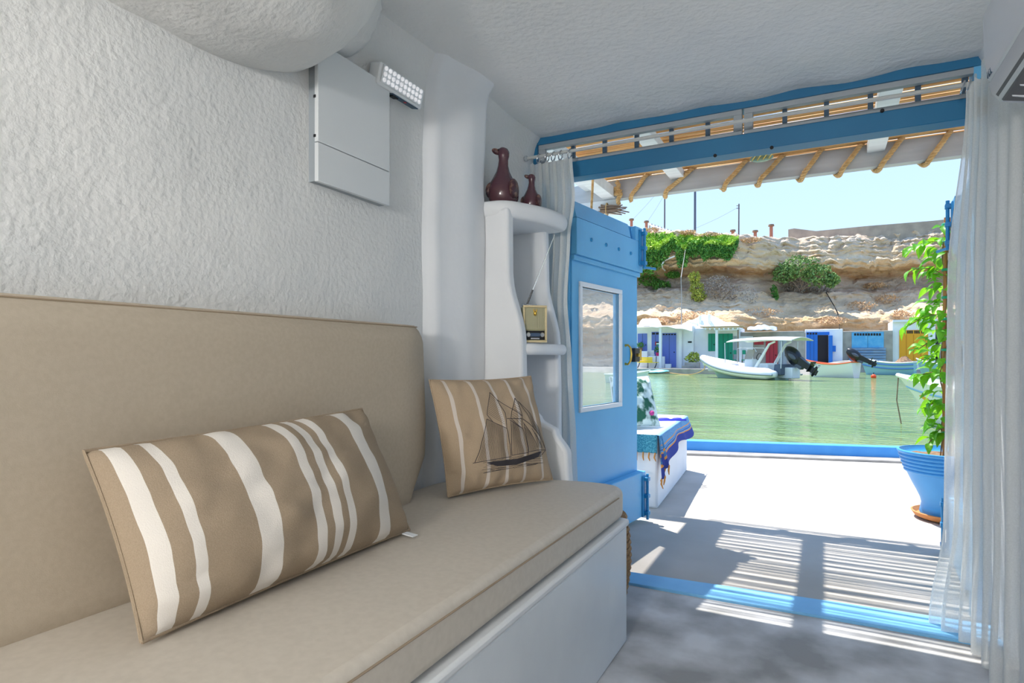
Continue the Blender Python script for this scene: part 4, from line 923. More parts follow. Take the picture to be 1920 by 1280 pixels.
def ell_pts(c, r, n, seed, shell=.55):
    random.seed(seed); out = []
    while len(out) < n:
        d = Vector((random.gauss(0, 1), random.gauss(0, 1), random.gauss(0, 1))).normalized(); k = random.uniform(shell, 1)
        q = Vector((d.x * r[0], d.y * r[1], d.z * r[2])) * k
        k2 = 1 + .35 * noise.noise(q * (2.2 / max(r)) + Vector((seed, 0, 0))); out.append(Vector(c) + q * k2)
    return out
def bush(name, label, blobs, m, size, n, Y, group=None, stems=True):
    u, v = blobs[0][0], max(b[1] + b[3] for b in blobs); Y = min(min(cliff_hit(b[0], b[1]), cliff_hit(b[0], b[1] - b[3] * .9)) for b in blobs) - .35; root = aty(u, v, Y); t = thing(name, label, 'bush', root, group); g = G(); k = 0
    for (u, v, ru, rv) in blobs:
        c = aty(u, v, Y - .3); s_ = (aty(u + ru, v, Y) - aty(u, v, Y)).length; h_ = (aty(u, v, Y) - aty(u, v + rv, Y)).length
        leaves(g, ell_pts(c, (s_, min(s_, 1.0), h_), n, 60 + k + int(u)), size, int(u) + k); k += 1
    g.build('foliage', m, t, smooth=False)
    if stems:
        for j in range(5):
            random.seed(j + int(u)); b = blobs[j % len(blobs)]; q = aty(b[0] + random.uniform(-.5, .5) * b[2], b[1], Y - .3)
            G().tube(catmull([root + Vector((random.uniform(-.2, .2), 0, -.2)), (root + q) / 2 + Vector((random.uniform(-.3, .3), 0, 0)), q], .4), [.06] * 1 + [.05] * 400 if False else .045, 5).build('stem', WOODD, t)
    return t
def trailing(label, u0, u1, vtop, bots, seed):
    """succulent mat on the cliff edge with strands hanging to the given lower outline"""
    random.seed(seed); c = aty((u0 + u1) / 2, vtop + 20, 62.5); t = thing('trailing_plant', label, 'plant', c, None); A = []; B = []
    def bot(u):
        for (a, va), (b, vb) in zip(bots, bots[1:]):
            if a <= u <= b: return va + (vb - va) * (u - a) / (b - a)
        return bots[-1][1]
    for k in range(int((u1 - u0) * 46)):
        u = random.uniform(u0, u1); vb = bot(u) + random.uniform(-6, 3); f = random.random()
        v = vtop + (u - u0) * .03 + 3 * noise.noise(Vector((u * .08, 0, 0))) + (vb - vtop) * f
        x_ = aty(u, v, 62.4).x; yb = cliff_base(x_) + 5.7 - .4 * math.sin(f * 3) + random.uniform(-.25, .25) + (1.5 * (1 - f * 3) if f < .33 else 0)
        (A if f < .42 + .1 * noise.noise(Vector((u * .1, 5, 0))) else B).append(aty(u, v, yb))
    g = G(); leaves(g, A, .20, seed); g.build('sunlit_mat', GRN, t, smooth=False)  # upper leaves coloured lighter to look sunlit
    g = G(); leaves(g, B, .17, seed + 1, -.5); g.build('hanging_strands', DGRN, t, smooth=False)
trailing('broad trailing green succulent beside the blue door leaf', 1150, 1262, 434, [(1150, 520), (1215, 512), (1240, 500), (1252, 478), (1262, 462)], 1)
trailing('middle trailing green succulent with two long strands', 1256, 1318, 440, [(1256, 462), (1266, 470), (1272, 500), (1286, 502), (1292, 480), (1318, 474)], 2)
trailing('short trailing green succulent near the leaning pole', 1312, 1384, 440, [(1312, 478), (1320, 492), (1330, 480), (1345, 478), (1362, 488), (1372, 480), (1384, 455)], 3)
bush('fig_bush', 'large grey-green fig bush on the middle ledge of the cliff', [(1500, 500, 36, 24), (1535, 515, 30, 22), (1470, 512, 26, 20), (1560, 525, 14, 14)], OLV, .17, 900, 63.5)
bush('dry_bush', 'grey dry shrub under the fig bush', [(1490, 535, 34, 20), (1540, 540, 24, 14)], GRYD, .13, 600, 63.2)
bush('yellow_bush', 'tall yellow-green shrub below the trailing greenery', [(1302, 520, 12, 12), (1306, 540, 14, 14), (1312, 556, 16, 10)], YEL, .13, 500, 61)
bush('green_bush', 'dark green patch of shrubs on the slope by the blue door', [(1215, 525, 22, 12), (1240, 535, 20, 10), (1262, 515, 14, 6)], DGRN, .14, 500, 61.4)
bush('bare_tree', 'bare grey scrub tree rising behind the white roof', [(1350, 545, 40, 22), (1390, 555, 40, 18), (1345, 528, 24, 12)], GRYD, .10, 500, 62.0)
bush('hanging_bush', 'small dark green shrub hanging under the fig bush', [(1452, 545, 7, 12), (1455, 556, 5, 8)], DGRN, .12, 250, 62.3)
k_ = 0
SCL = ['dry straw-coloured scrub beneath the slatted lean-to roof', 'dry straw-coloured scrub between the steel mast and leaning pole', 'dry straw-coloured scrub at the foot of the steel mast', 'thin dry scrub between the leaning pole and the parapet', 'dry scrub clump on the slope above the faded blue doors',
       'dry scrub clump on the slope right under the rock recess', 'dry scrub clump just above the open blue doors', 'dry scrub clump above the ochre doors', 'wide band of dry grass above the red doors', 'band of dry grass behind the white roof terrace', 'dry grass tuft behind the vaulted white roof', 'dry tuft inside the shaded rock recess']
for (u, v, ru, rv, Y) in ((1220, 432, 22, 5, 72), (1330, 442, 28, 5, 72), (1290, 436, 16, 5, 72), (1405, 450, 26, 4, 70), (1610, 575, 34, 12, 66), (1660, 560, 28, 10, 68), (1560, 600, 30, 8, 64), (1690, 590, 22, 10, 66), (1420, 585, 50, 8, 60.5), (1300, 590, 40, 8, 59.5), (1230, 600, 26, 7, 59), (1640, 535, 26, 6, 70)):
    bush('dry_scrub', ('dry straw-coloured scrub along the cliff edge' if False else SCL[k_]), [(u, v, ru, rv)], DRY, .12, 420, Y, None, stems=False); k_ += 1

# ------------------------------------------------------------------ boathouses
WW = mat('whitewash', (244, 244, 245), .9, rgb2=(234, 236, 240), scale=1.2, bump=[(3, .2, .03)])
GRYW = mat('bare_render', (178, 170, 160), .95, rgb2=(156, 148, 140), scale=1.4, bump=[(4, .3, .03)])
VIO = mat('violet_paint', (104, 124, 206), .6); GREENP = mat('green_paint', (10, 148, 116), .55); REDP = mat('red_paint', (178, 44, 56), .6); BLU2 = mat('strong_blue_paint', (22, 112, 204), .55)
LB2 = mat('faded_blue_paint', (84, 168, 220), .7, rgb2=(110, 184, 226), scale=3); YELP = mat('ochre_yellow_paint', (240, 164, 26), .55); PLNK = mat('weathered_blue_board', (96, 136, 186), .8, rgb2=(150, 168, 190), scale=3, stretch=(.5, 1, 6))
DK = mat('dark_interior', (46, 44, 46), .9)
def pb(name, u0, v0, u1, v1, Y, dep, m, parent, bevel=0, back=0):
    a = aty(u0, v1, Y); b = aty(u1, v0, Y)
    return bx(name, (a.x, Y - dep, a.z), (b.x, Y + back, b.z), m, parent, bevel=bevel)
HX = {}
def house(label, u0, v0, u1, v1, Y, m, depth=4, after=None):
    a = aty((u0 + u1) / 2, v1, Y); t = thing('boathouse', label, 'building', a); p = aty(u0, v1, Y); q = aty(u1, v0, Y); x0 = HX[after] - .01 if after else p.x; HX[label[:12]] = q.x
    bx('wall', (x0, Y, -.1), (q.x, Y + depth, q.z), m, t, bevel=.05); HX['last'] = q.x; return t
def far_door(t, u0, v0, u1, v1, Y, m, boards=3, transom=0, knob=True):
    d = pb('door', u0, v0, u1, v1, Y, .06, m, t)
    w_ = (u1 - u0) / boards
    for k in range(1, boards): pb('board_joint', u0 + k * w_ - .18, v0 + transom, u0 + k * w_ + .18, v1, Y - .06, .012, DK, d)
    if transom:
        n = max(2, int((u1 - u0) / 5)); w2 = (u1 - u0) / n
        for k in range(n): pb('pane', u0 + k * w2 + .8, v0 + 1.5, u0 + (k + 1) * w2 - .8, v0 + transom - 1, Y - .06, .012, DK, d)
    if knob: c = aty(u0 + (u1 - u0) * .85, (v0 + v1) / 2 + 4, Y - .1); G().ell(c, (.05, .05, .05), 8, 6).build('handle', DARK, d)
    return d
YA = 53.0
A = house('white boathouse with violet doors and a fabric awning', 1186, 610, 1300, 689, YA, WW)
far_door(A, 1196, 625, 1213.5, 660, YA, VIO, 2, 0); far_door(A, 1222, 622, 1236, 688, YA, VIO, 2, 6); far_door(A, 1242, 624, 1268, 688, YA, VIO, 2, 5)
pb('pillar', 1236.5, 612, 1241, 691.5, YA - 1.5, .2, WHITEP, A); pb('pillar', 1273, 620, 1279, 691, YA - .1, .2, WW, A)
pb('sign', 1290, 639.5, 1297, 642.5, YA, .04, DARK, A)
pb('low_wall', 1241, 668, 1247, 691, YA - .5, .3, WW, A); pb('low_wall', 1218, 667.2, 1240.6, 691.2, YA - .62, .42, WW, A, .03); pb('letter_box', 1249, 682, 1259, 691, YA - .6, .4, WHITEP, A)
def awn(u, v):
    p = aty(1188 + 110 * u, 609 + 3 * u, YA - 1.9 * v); return (p.x, p.y, p.z - .10 * v - .05 * math.sin(u * 20) * v - .25 * sm(.6, 1, u) * v)
G().grid(awn, 40, 8).build('awning', WW, A, solid=.03)
pb('flag_red', 1228.3, 640.5, 1230.5, 647.5, YA - .14, .02, REDP, A); pb('flag_black', 1230.5, 640.5, 1236, 642.8, YA - .14, .02, DARK, A); pb('flag_white', 1230.5, 642.8, 1236, 645.2, YA - .14, .02, WHITEP, A); pb('flag_green', 1230.5, 645.2, 1236, 647.5, YA - .14, .02, GREENP, A)
def vault(u, v):
    a = PI * u; p = aty(1197, 608, YA + 1); q = aty(1235, 608, YA + 1); x = p.x + (q.x - p.x) * v; return (x, YA + 1.6 - .9 * math.cos(a), p.z - .2 + .75 * math.sin(a) * (sm(0, .15, v) * sm(0, .15, 1 - v)) ** .4)
G().grid(vault, 16, 20).build('vaulted_roof', WW, A, ang=80)
def mound(u, v):
    a = aty(1232 + 155 * u, 612, YA + 2.2); hh = .35 + 1.35 * math.exp(-((u - .62) / .2) ** 2) + .55 * math.exp(-((u - .3) / .25) ** 2) + .5 * math.exp(-((u - .92) / .12) ** 2) + .25 * nz(u * 9, v * 3, 1)
    return (a.x, YA + .6 + 4.4 * v, 3.1 + hh * math.sin(PI * min(1, v * 1.3)) ** .7 if 0 < v < 1 else 2.9)
tag(G().grid(mound, 50, 16).build('roof_terrace', WW, ang=80), 'lumpy whitewashed roof terrace above the green doors', 'roof')
sp_foot = Vector(mound(.30, .32)) - Vector((0, 0, .06)); sp_y = sp_foot.y
wr_ = tag(G().tube([sp_foot, aty(1278, 560, sp_y), aty(1277, 520, sp_y), aty(1285, 468, 62.8)], [.05, .045, .04, .025], 6).build('stay_pole', mat('grey_pipe', (150, 146, 140), .7)), 'thin grey pole standing on the white roof before the cliff', 'pole')
for k, (u, v0) in enumerate(((1313, 592), (1330, 589))):
    c = aty(u, 612, YA + 1.2); h_ = aty(u, v0, YA + 1.2); tag(G().prism([c + Vector((x, y, 0)) for x, y in ((-.12, -.12), (.12, -.12), (.12, .12), (-.12, .12))], [h_ + Vector((x, y, 0)) for x, y in ((-.10, -.10), (.10, -.10), (.10, .10), (-.10, .10))]).build('roof_chimney', WHITEP, bevel=.02), ('slimmer', 'taller')[k] + ' white chimney on the whitewashed roof terrace', 'chimney')
YB2 = 53.6
B = house('white boathouse with green doors and slatted timber canopy', 1300, 613, 1386, 690, YB2, WW, after='last')
far_door(B, 1328, 625, 1341, 658, YB2, GREENP, 2); far_door(B, 1347, 625, 1374, 690, YB2, GREENP, 3)
pb('post', 1342, 618, 1346.5, 691.5, YB2 - 1.4, .2, WHITEP, B); pb('post', 1383, 618, 1385, 691.5, YB2 - 1.4, .12, WOODD, B)
cn = pb('canopy', 1319, 612, 1397, 615, YB2 - .0, 1.7, mat('canopy_timber', (206, 178, 140), .8), B)
for k in range(9): u = 1322 + k * 8.6; pb('rafter_end', u, 614.5, u + 2.2, 618, YB2 - 1.7, .15, WHITEP, cn)
pb('beam', 1340, 617, 1390, 620, YB2 - 1.3, .15, WHITEP, B)
YC = 54.5
C = house('boathouse with red doors and a grey tarpaulin roof', 1384, 620, 1508, 690, YC, GRYW, after='last')
far_door(C, 1414, 633, 1432, 646, YC, REDP, 2, 0, False); far_door(C, 1436, 633, 1458, 690, YC, REDP, 3); far_door(C, 1460, 634, 1475, 690, YC, GREYP, 2, 0); pb('white_panel', 1388, 630, 1412, 690, YC, .05, WW, C); pb('grey_panel', 1375.5, 630, 1382, 680, YB2, .06, GREYP, B)
def tarp(u, v):
    p = aty(1401 + 56 * u, 619, YC - 1.6 * v); return (p.x, p.y, p.z + .45 * math.sin(PI * (1 - v) * .5) * (.4 + .6 * math.sin(PI * u)) + .12 * nz(u * 6, v * 3))
G().grid(tarp, 24, 8).build('tarpaulin', GREYP, C, solid=.03)
YD = 62.5
D = house('boathouse with strong blue doors standing half open', 1509, 616, 1580, 684, YD, WW)
far_door(D, 1512, 622, 1533, 684, YD, BLU2, 3, 6, False); op = pb('opening', 1533, 628, 1553, 684, YD, .02, DK, D); pb('header', 1533, 622, 1555, 628, YD, .06, BLU2, D); pb('open_leaf', 1553.5, 629, 1561, 684, YD - .05, .5, BLU2, D); pb('shutter_flap', 1561, 648, 1567, 659, YD - .05, .2, BLU2, D)  # opening is a flat dark sheet painted for the shade inside the doorway
Ecc = house('bare rendered boathouse with faded light blue double doors', 1580, 619, 1674, 684, YD + 1, GRYW, after='last')
far_door(Ecc, 1597, 622, 1657, 652, YD + 1, LB2, 2, 0, False)
for k in range(10): u = 1601.5 + k * 5.15; pb('vent_pane', u, 624.5, u + 3.8, 629, YD + .94, .015, DK, Ecc)
for k in range(5): pb('board', 1592, 652 + k * 5.0, 1661, 656.2 + k * 5.0, YD + .9, .1 + .02 * (k % 2), PLNK, Ecc)
Fh = house('white framed boathouse with ochre yellow doors', 1671, 600, 1754, 684, YD + 1.5, WW, after='last')
fd = pb('door', 1686, 618, 1740, 676, YD + 1.5, .08, YELP, Fh)
for k in range(1, 4): pb('board_joint', 1686 + k * 13.5 - .25, 627, 1686 + k * 13.5 + .25, 676, YD + 1.41, .02, mat('ochre_joint', (190, 122, 18), .6), fd)
for k in range(4):
    for j in range(4): u = 1687.5 + k * 13.4 + j * 2.9; pb('pane', u, 619.5, u + 2.0, 625, YD + 1.41, .02, DK, fd)
pb('cornice', 1673.5, 598, 1757, 604, YD + 1.5, .3, WW, Fh)
bx('boathouse_retaining_wall', (aty(1762, 640, 64.2).x, 64.2, -.1), (aty(1762, 640, 64.2).x + 12, 68, 3.4), GRYW)
tag(bpy.data.objects['boathouse_retaining_wall'], 'plain rendered retaining wall beyond the ochre doors', 'wall')

# ---- quayside objects
yb = thing('park_bench', 'bright yellow slatted bench in front of the violet shutters', 'bench', aty(1214, 689, 51.4))
YEL2 = mat('bright_yellow_paint', (250, 216, 20), .5)
for k in range(3): pb('back_slat', 1198, 669.5 + k * 3.4, 1223.5, 672.3 + k * 3.4, 51.6, .05, YEL2, yb)
for k in range(3):
    a = aty(1196, 679, 51.3); b = aty(1235, 679, 51.3); bx('seat_slat', (a.x, 51.0 + k * .16, .60), (b.x, 51.13 + k * .16, .65), YEL2, yb)
for u in (1198, 1230):
    for y in (51.05, 51.45): a = aty(u, 689, y); G().tube([(a.x - .12, y, .14), (a.x, y, .40), (a.x + .05, y, .60)], .04, 5).build('leg', DARK, yb)
    a = aty(u, 679, 51.6); G().tube([(a.x, 51.6, .6), (a.x, 51.66, 1.15)], .035, 5).build('back_post', DARK, yb)
def small(name, label, cat, u0, v0, u1, v1, Y, m, dep=.4):
    return tag(pb(name, u0, v0, u1, v1, Y, dep, m, None, bevel=.05), label, cat)
small('plaster_block', 'square white plaster block behind the yellow bench', 'block', 1198, 658, 1216, 690.8, 52.72, WW, .42)
t = thing('white_chair', 'white plastic chair behind the low white wall by the violet door', 'chair', Vector((aty(1222, 668, 52.7).x, 52.7, .12)))
pb('backrest', 1218.3, 656.5, 1226.6, 667, 52.93, .05, WHITEP, t, .02); c = aty(1222.4, 670, 52.7)
bx('seat', (c.x - .2, 52.5, .62), (c.x + .2, 52.93, .67), WHITEP, t, bevel=.02)
for dx in (-.17, .17):
    for y in (52.53, 52.90): G().tube([(c.x + dx, y, .11), (c.x + dx, y, .63 if y < 52.7 else 1.35)], .025, 6).build('leg', WHITEP, t)
for k, (u, v, lab) in enumerate(((1233.5, 660, 'plant in a pink pot on the low white wall'), (1201, 651, 'dark leafy plant in a pot standing on the white plaster block'))):
    a = aty(u, v + 7, 52.2 if k == 0 else 52.51)
    if k: a.z = aty(1207, 658, 52.72).z - .005
    else: a.z = aty(1230, 667.2, YA - .62).z - .005
    t = thing('potted_plant', lab, 'potted plant', a); G().lathe([(0, 0), (.14, 0), (.2, .3), (0, .3)], 10, a, cap=False).build('pot', mat('pink_pot' if k == 0 else 'brown_pot', (206, 40, 110) if k == 0 else (140, 104, 80), .6), t)
    g = G(); leaves(g, ell_pts(a + Vector((0, 0, .55)), (.32, .32, .3), 120, 9 + k), .1, k); g.build('foliage', DGRN, t, smooth=False)
t = thing('planter', 'stone planter with a spiky dry shrub beside the white inflatable boat', 'planter', aty(1300, 689, 51.8)); pb('trough', 1286, 679, 1313, 691, 51.9, .6, GRYW, t, .04); pb('step', 1280, 685, 1303, 691, 51.31, .4, STONE, t, .03)
g = G(); leaves(g, ell_pts(aty(1300, 671, 51.7), (.7, .4, .5), 260, 5), .13, 4); g.build('foliage', YEL, t, smooth=False); G().tube([aty(1303, 680, 51.7), aty(1299, 660, 51.7)], .03, 5).build('stem', WOODD, t)
for k, (u, lab) in enumerate(((1378, 'teal folding chair beside the green door'), (1395, 'teal folding chair beside the white panel'))):
    t = thing('folding_chair', lab, 'chair', aty(u, 686, 52.2)); pb('backrest', u - 3, 656, u + 3, 664, 52.4, .06, GREENP, t); pb('seat', u - 3.5, 674, u + 4, 675.5, 52.4, .5, GREENP, t)
    for dx in (-3, 3):
        a = aty(u + dx, 669, 52.3)
        G().tube([(a.x, 52.37, .10), (a.x, 52.37, 1.62)], .025, 5).build('leg', WOODD, t); G().tube([(a.x, 51.94, .10), (a.x, 51.94, .83)], .025, 5).build('leg', WOODD, t)

# ------------------------------------------------------------------ boats
def frame2(bow, stern):
    bow = Vector(bow); stern = Vector(stern); d = (stern - bow); L = d.length; d.normalize(); n = Vector((-d.y, d.x, 0)); return bow, d, n, L
def hullf(bow, stern, B_, z_bow, z_mid, z_st, rake, zk=-.25, full=2.2, tr=.8):
    bw_, d, n, L = frame2(bow, stern)
    def P(s_, k, side, inset=0):
        zs = z_mid + (z_bow - z_mid) * (1 - s_) ** 2.2 + (z_st - z_mid) * s_ ** 3
        hb = B_ / 2 * (1 - (1 - min(1, s_ * 1.0)) ** full) * (1 - (1 - tr) * s_ ** 3); hb = max(0, hb - inset) * (.25 + .75 * k ** .55 if k > 0 else 0)
        al = L * s_ + rake * (1 - k) * (1 - s_) ** 2.5 + inset * .6 * (1 - s_) ** 3; z = zk + .12 * (1 - s_) ** 3 + (zs - zk) * k
        p = bw_ + d * al + n * side * hb; return Vector((p.x, p.y, ZW + z))
    return P
def hull_mesh(P, kmax=1, kmin=0):
    g = G()
    for sd in (-1, 1): g.grid(lambda u, v: P(u, kmin + (kmax - kmin) * v, sd), 26, 8)
    g.add([P(1, kmin + (kmax - kmin) * j / 8, -1) for j in range(9)] + [P(1, kmin + (kmax - kmin) * j / 8, 1) for j in range(9)], [(j, j + 1, 10 + j, 9 + j) for j in range(8)])
    return g
HW = mat('gelcoat_white', (236, 238, 236), .3); HB = mat('pale_blue_hull', (150, 196, 216), .5); HO = mat('orange_trim', (222, 96, 50), .5); BOTM = mat('mint_hull', (190, 222, 206), .5)
def simple_boat(label, bow, stern, B_, zb_, zm, zst, rake, m, deck_m, rail_m, group=None):
    P = hullf(bow, stern, B_, zb_, zm, zst, rake); mid = (Vector(bow) + Vector(stern)) / 2; t = thing('boat', label, 'boat', (mid.x, mid.y, ZW))
    hull_mesh(P).build('hull', m, t, ang=60)
    g = G(); g.grid(lambda u, v: P(u, .72, -1 + 2 * v, .05), 24, 6); g.build('deck', deck_m, t)
    for sd in (-1, 1): G().tube([P(k / 20, 1, sd) + Vector((0, 0, .01)) for k in range(21)], .045, 6).build('gunwale', rail_m, t)
    G().tube([P(1, 1, -1), P(1, 1, 1)], .05, 6).build('transom_cap', rail_m, t)
    for s_ in (.38, .68):
        a, b = P(s_, .85, -1, .04), P(s_, .85, 1, .04); G().tube([a, b], .09, 4, flat=.35).build('thwart', rail_m, t)
    return t, P
def outboard(label, at, d, L, tilt, group=None):
    """outboard engine: cowl, leg, cavitation plate, gearcase, propeller; tilted about the transom"""
    t = thing('outboard_engine', label, 'engine', at); d = Vector(d).normalized(); n = Vector((-d.y, d.x, 0))
    M = Matrix(((d.x, n.x, 0, at[0]), (d.y, n.y, 0, at[1]), (0, 0, 1, at[2]), (0, 0, 0, 1))) @ Matrix.Rotation(-tilt, 4, 'Y') @ Matrix.Scale(L / 1.7, 4)
    C_ = mat('engine_black', (26, 28, 32), .3); S_ = mat('engine_silver', (84, 90, 102), .35)
    def cowl(u, v):
        a = 2 * PI * u; b = v; r_ = .31 * math.sin(PI * (.08 + .84 * b)) ** .45
        return M @ Vector((.05 + .16 * b + 1.2 * r_ * math.cos(a) * (1 - .25 * b), .75 * r_ * math.sin(a), -.04 + .86 * b))
    g = G(); g.grid(cowl, 20, 12, True); g.f += [tuple(range(20))[::-1], tuple(range(240, 260))]; g.build('cowl', C_, t, ang=60)
    for s_ in (-1, 1): G().ell(M @ Vector((.16, .20 * s_, .30)), (.10 * L / 1.7, .04 * L / 1.7, .26 * L / 1.7), 12, 6, (M.to_3x3().normalized())).build('side_panel', S_, t)
    def sect(z, x0, x1, w_): return [M @ Vector(p) for p in ((x0, -w_, z), (x1, -w_, z), (x1, w_, z), (x0, w_, z))]
    g = G(); g.prism(sect(-.62, .02, .26, .05), sect(.04, -.05, .30, .12)); g.build('leg', C_, t, bevel=.02)
    g = G(); g.prism(sect(-.64, -.02, .46, .14), sect(-.61, -.02, .46, .14)); g.build('cavitation_plate', C_, t, smooth=False)
    g = G(); g.prism(sect(-1.0, .02, .24, .03), sect(-.62, .0, .26, .04)); g.build('lower_leg', C_, t, bevel=.01)
    G().ell(M @ Vector((.14, 0, -.86)), (.26 * L / 1.7, .075 * L / 1.7, .075 * L / 1.7), 12, 8, M.to_3x3().normalized()).build('gearcase', C_, t)
    for k in range(3):
        a = 2 * PI * k / 3; c = Vector((.42, .10 * math.cos(a), -.86 + .10 * math.sin(a))); G().ell(M @ c, (.02, .075 * L / 1.7, .05), 8, 6, M.to_3x3().normalized() @ Matrix.Rotation(a, 3, 'X')).build('propeller_blade', S_, t)
    g = G(); g.prism(sect(-.30, -.14, .0, .10), sect(.02, -.16, -.02, .12)); g.build('clamp_bracket', S_, t, bevel=.01)
    return t
# inflatable with T-top
rb_, rs_ = aty(1318, 690, 43.0), aty(1466, 690, 39.6); rb_.z = rs_.z = 0
P = hullf(rb_ + Vector((.4, 0, 0)), rs_, 1.9, .85, .42, .40, 1.0, zk=-.35); rib = thing('inflatable_boat', 'large white inflatable boat with canopy moored before the green doors', 'boat', ((rb_ + rs_) / 2).xy.to_3d() + Vector((0, 0, ZW)))
hull_mesh(P).build('hull', BOTM, rib, ang=60)
g = G(); g.grid(lambda u, v: P(u, .8, -1 + 2 * v), 20, 6); g.build('deck', HW, rib)
bw_, d_, n_, L_ = frame2(rb_, rs_)
def rt(sd):
    out = []
    for k in range(25):
        s_ = k / 24; hb = 1.05 * (1 - (1 - s_) ** 3.2); z = .20 + .95 * (1 - s_) ** 2.4; p = bw_ + d_ * (L_ * 1.06 * s_) + n_ * sd * hb; out.append(Vector((p.x, p.y, ZW + z + .16)))
    return out
for sd in (-1, 1): G().tube(rt(sd), [.24 + .12 * sm(0, .3, k / 24) - (.18 * sm(.9, 1, k / 24)) for k in range(25)], 14).build('inflated_tube', HW, rib, ang=180)
for sd in (-1, 1):
    G().tube([p + n_ * sd * (.27 + .07 * sm(0, .3, k / 24)) - Vector((0, 0, .05)) for k, p in enumerate(rt(sd))], .06, 6).build('rubbing_strake', mat('strake_grey', (112, 132, 142), .6), rib)
def lp3(al, off, z): p = bw_ + d_ * al + n_ * off; return Vector((p.x, p.y, ZW + z))
def obb(name, a0, a1, o0, o1, z0, z1, m, par, bev=.04):
    G().prism([lp3(a0, o0, z0), lp3(a1, o0, z0), lp3(a1, o1, z0), lp3(a0, o1, z0)], [lp3(a0 + .1 * (z1 - z0), o0, z1), lp3(a1, o0, z1), lp3(a1, o1, z1), lp3(a0 + .1 * (z1 - z0), o1, z1)]).build(name, m, par, bevel=bev)
CUSH = mat('grey_lilac_cushion', (206, 206, 218), .7); obb('bow_cushion', .9, 2.6, -.6, .6, .4, 1.0, CUSH, rib, .12); obb('bow_locker', .25, 1.0, -.35, .35, .8, 1.22, HW, rib, .1)
obb('console', 3.7, 4.4, -.4, .4, .3, 1.25, HW, rib, .08); obb('helm_seat', 4.9, 5.6, -.5, .5, .3, 1.0, HW, rib, .1); obb('stern_bench', 6.2, 6.7, -.8, .8, .3, .95, mat('navy_grey_cushion', (86, 96, 112), .7), rib, .06)
c = lp3(4.5, .1, 1.42); G().tube([c + d_ * (.06 * math.sin(a)) * 0 + n_ * (.2 * math.cos(a)) + Vector((0, 0, .2 * math.sin(a))) + d_ * (.08 * math.sin(a)) for a in [2 * PI * k / 16 for k in range(17)]], .022, 6, cap=False).build('steering_wheel', BLACK, rib)
G().prism([lp3(3.75, -.38, 1.25), lp3(3.78, -.38, 1.25), lp3(3.78, .38, 1.25), lp3(3.75, .38, 1.25)], [lp3(4.0, -.34, 1.85), lp3(4.03, -.34, 1.85), lp3(4.03, .34, 1.85), lp3(4.0, .34, 1.85)]).build('windscreen', mat('smoked_acrylic', (196, 186, 176), .1, alpha=.55), rib, smooth=False)
ALU = mat('bare_aluminium', (206, 210, 214), .35, .6)
for off in (-.75, .75):
    G().tube([lp3(2.6, off, .6), lp3(2.55, off, 2.3)], .03, 6).build('canopy_post', ALU, rib); G().tube([lp3(3.3, off * .6, 1.0), lp3(3.3, off * .6, 1.9), lp3(3.5, off * .6, 1.98), lp3(4.6, off * .6, 1.95), lp3(4.75, off * .6, 1.7)], .028, 6).build('grab_rail', ALU, rib)
    G().tube([lp3(4.9, off * 1.1, .6), lp3(5.9, off, 2.15), lp3(6.3, off, 2.3)], [.10, .07, .06], 8).build('radar_arch', HW, rib); G().tube([lp3(6.7, off, .7), lp3(6.75, off, 2.3)], .03, 6).build('canopy_post', ALU, rib)
def cano(u, v):
    q = lp3(2.9 + 4.7 * u, -1.0 + 2.0 * v, 2.35 + .18 * math.sin(PI * v) + .08 * math.sin(PI * u)); return q
G().grid(cano, 20, 8).build('canopy', mat('canopy_fabric', (214, 216, 218), .8), rib, solid=.04)
G().tube([cano(k / 20, 0) - Vector((0, 0, .02)) for k in range(21)], .03, 6).build('canopy_rail', ALU, rib)
obb('engine_well', L_ - .2, 7.17, -.38, .38, .1, .76, HW, rib, .05)
m_ = lp3(7.3, 0, 1.02); outboard('big black outboard engine on the white inflatable boat', m_, d_ + n_ * -.1, 2.35, math.radians(58))
tag(G().tube(catmull([aty(1321, 680, 43), aty(1318, 694, 46), aty(1290, 702, 48), aty(1243, 697, 50.22)], .5), .03, 5).build('mooring_line', ROPE), 'slack mooring line from the inflatable boat to the quay', 'rope')
# other boats
b1, P1 = simple_boat('white wooden boat with orange gunwale moored before the open blue door', aty(1512, 690, 47).xy.to_3d(), aty(1606, 690, 45.5).xy.to_3d(), 1.7, 1.05, .80, 1.05, .5, HW, HO, HO)
outboard('small black outboard engine tilted up on the orange-trimmed wooden boat', P1(1, 1, 0) + Vector((.12, 0, .18)), (1, -.2, 0), 1.8, math.radians(62))
b2, P2 = simple_boat('light blue striped fishing boat before the faded blue doors', aty(1612, 690, 55).xy.to_3d(), aty(1716, 690, 54).xy.to_3d(), 1.9, 1.25, .85, 1.0, .5, HB, HW, HW)
for k in (.62, .86): G().tube([P2(j / 20, k, -1) + Vector((0, -.04, 0)) for j in range(21)] if P2(.5, 1, -1).y < P2(.5, 1, 1).y else [P2(j / 20, k, 1) + Vector((0, -.04, 0)) for j in range(21)], .05, 5).build('painted_stripe', mat('stripe_blue', (96, 142, 208), .5), b2)
npile = thing('net_pile', 'heap of brown fishing net on the light blue boat', 'net', aty(1696, 681, 54.25))
def net(u, v):
    a = 2 * PI * u; c = aty(1696, 682, 54.25); r_ = 1 - v; return (c.x + (.70 * r_ + .12 * nz(math.cos(a) * 2, math.sin(a) * 2, v * 3)) * math.cos(a), c.y + .6 * r_ * math.sin(a), c.z - .05 + .62 * (1 - r_ ** 1.6) + .12 * nz(u * 9, v * 5, 3))
G().grid(net, 24, 10, True).build('net_heap', mat('fishing_net', (170, 138, 108), .95, rgb2=(126, 98, 78), scale=9, bump=[(14, .8, .08)]), npile)
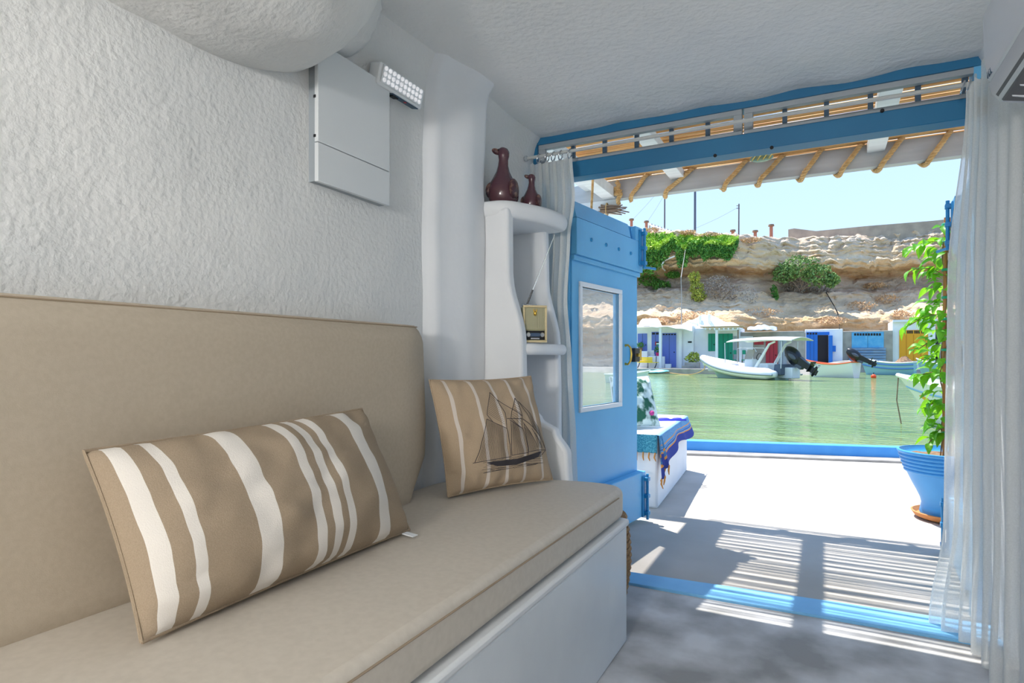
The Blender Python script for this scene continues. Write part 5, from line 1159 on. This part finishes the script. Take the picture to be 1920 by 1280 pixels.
b3, P3 = simple_boat('plain pale blue boat under the ochre doors', aty(1718, 690, 56).xy.to_3d(), aty(1790, 690, 55).xy.to_3d(), 1.8, 1.15, .8, .9, .4, HB, HW, HW)
bu = thing('buoy', 'small orange buoy floating before the light blue boat', 'buoy', Vector((*aty(1638, 700, 46).xy, ZW))); c = Vector((*aty(1638, 700, 46).xy, ZW + .08)); G().ell(c, (.16, .16, .17), 12, 8).build('float', mat('buoy_orange', (240, 78, 30), .5), bu); G().tube([c + Vector((0, 0, .14)), c + Vector((0, 0, .27))], .03, 6).build('eye', BLACK, bu)
b4, P4 = simple_boat('white motor boat with yellow bow emblem close to the flowerpot', aty(1683, 712, 14.6).xy.to_3d(), aty(2010, 712, 13.2).xy.to_3d(), 1.8, .86, .72, .74, .85, HW, HW, HW)
sd4 = -1 if P4(.4, 1, -1).y < P4(.4, 1, 1).y else 1
def onh(s_, k): return P4(s_, k, sd4) + Vector((0, -.012, 0))
for nm, poly, m in (('emblem_wing', [(.10, .70), (.145, .74), (.20, .70), (.235, .60), (.19, .64), (.15, .63)], mat('emblem_yellow', (232, 178, 40), .5)), ('emblem_wing', [(.125, .53), (.16, .56), (.18, .50), (.162, .52), (.145, .48), (.143, .52)], SLATE)):
    g = G(); pts = [onh(*q) for q in poly]; g.prism(pts, [q + Vector((0, .01, 0)) for q in pts]); g.build(nm, m, b4, smooth=False)
G().tube([onh(k / 20, .80) for k in range(21)], .02, 5).build('rubbing_strip', HB, b4)
tag(G().tube([P4(.005, 1, 0) + Vector((0, -.02, 0)), P4(.0, .95, 0) + Vector((-.06, -.06, -.45)), P4(0, .9, 0) + Vector((-.02, -.1, -.9))], .012, 5).build('bow_line', WOODD), 'frayed line hanging from the bow of the motor boat', 'rope')
b5, P5 = simple_boat('small pale dinghy moored left of the paddleboard', aty(1219, 700, 31).xy.to_3d(), aty(1140, 700, 31).xy.to_3d(), 1.4, .55, .42, .45, .5, mat('pale_aqua_hull', (206, 228, 230), .4), HW, HW)
def sup(u, v):
    a = 2 * PI * u; c = aty(1222, 699, 49.62); return (c.x + 1.45 * math.cos(a) * math.sin(PI * (.04 + .92 * v)) ** .5, c.y + .45 * math.sin(a) * math.sin(PI * (.04 + .92 * v)) ** .6, ZW - .02 + .28 * v + .12 * max(0, math.cos(a)) ** 3)
gs = G().grid(sup, 28, 8, True); gs.f += [tuple(range(28))[::-1], tuple(range(28 * 8, 28 * 9))]
tag(gs.build('paddleboard', mat('turquoise_board', (58, 158, 190), .4, rgb2=(160, 214, 224), scale=1.2)), 'turquoise paddleboard floating against the quay', 'paddleboard')

# hanging glass ornament under the canes, header bolts
c = aty(1428, 296, 4.36); orn = thing('glass_ornament', 'small green glass fish ornament hanging under the canes', 'ornament', c)
G().ell(c, (.075, .02, .028), 16, 8).build('glass_body', mat('green_glass', (150, 176, 150), .2, rgb2=(110, 140, 120), scale=20), orn)
for k in range(4): G().tube([c + Vector((-.06 + .035 * k, -.022, -.02)), c + Vector((-.03 + .035 * k, -.022, .02))], .003, 5).build('wire_band', BRASS, orn)
G().tube([c + Vector((0, 0, .025)), Vector((c.x, c.y, 2.435))], .003, 5).build('hanger', BRASS, orn)
for (u, v) in ((1341, 292), (1447, 277), (1654, 208)):
    p = aty(u, v, 2.938); G().lathe([(0, 0), (.008, 0), (.008, .006), (0, .008)], 10, p, Matrix.Rotation(PI / 2, 3, 'X'), cap=False).build('bolt', DARK, bpy.data.objects['trim_6'])
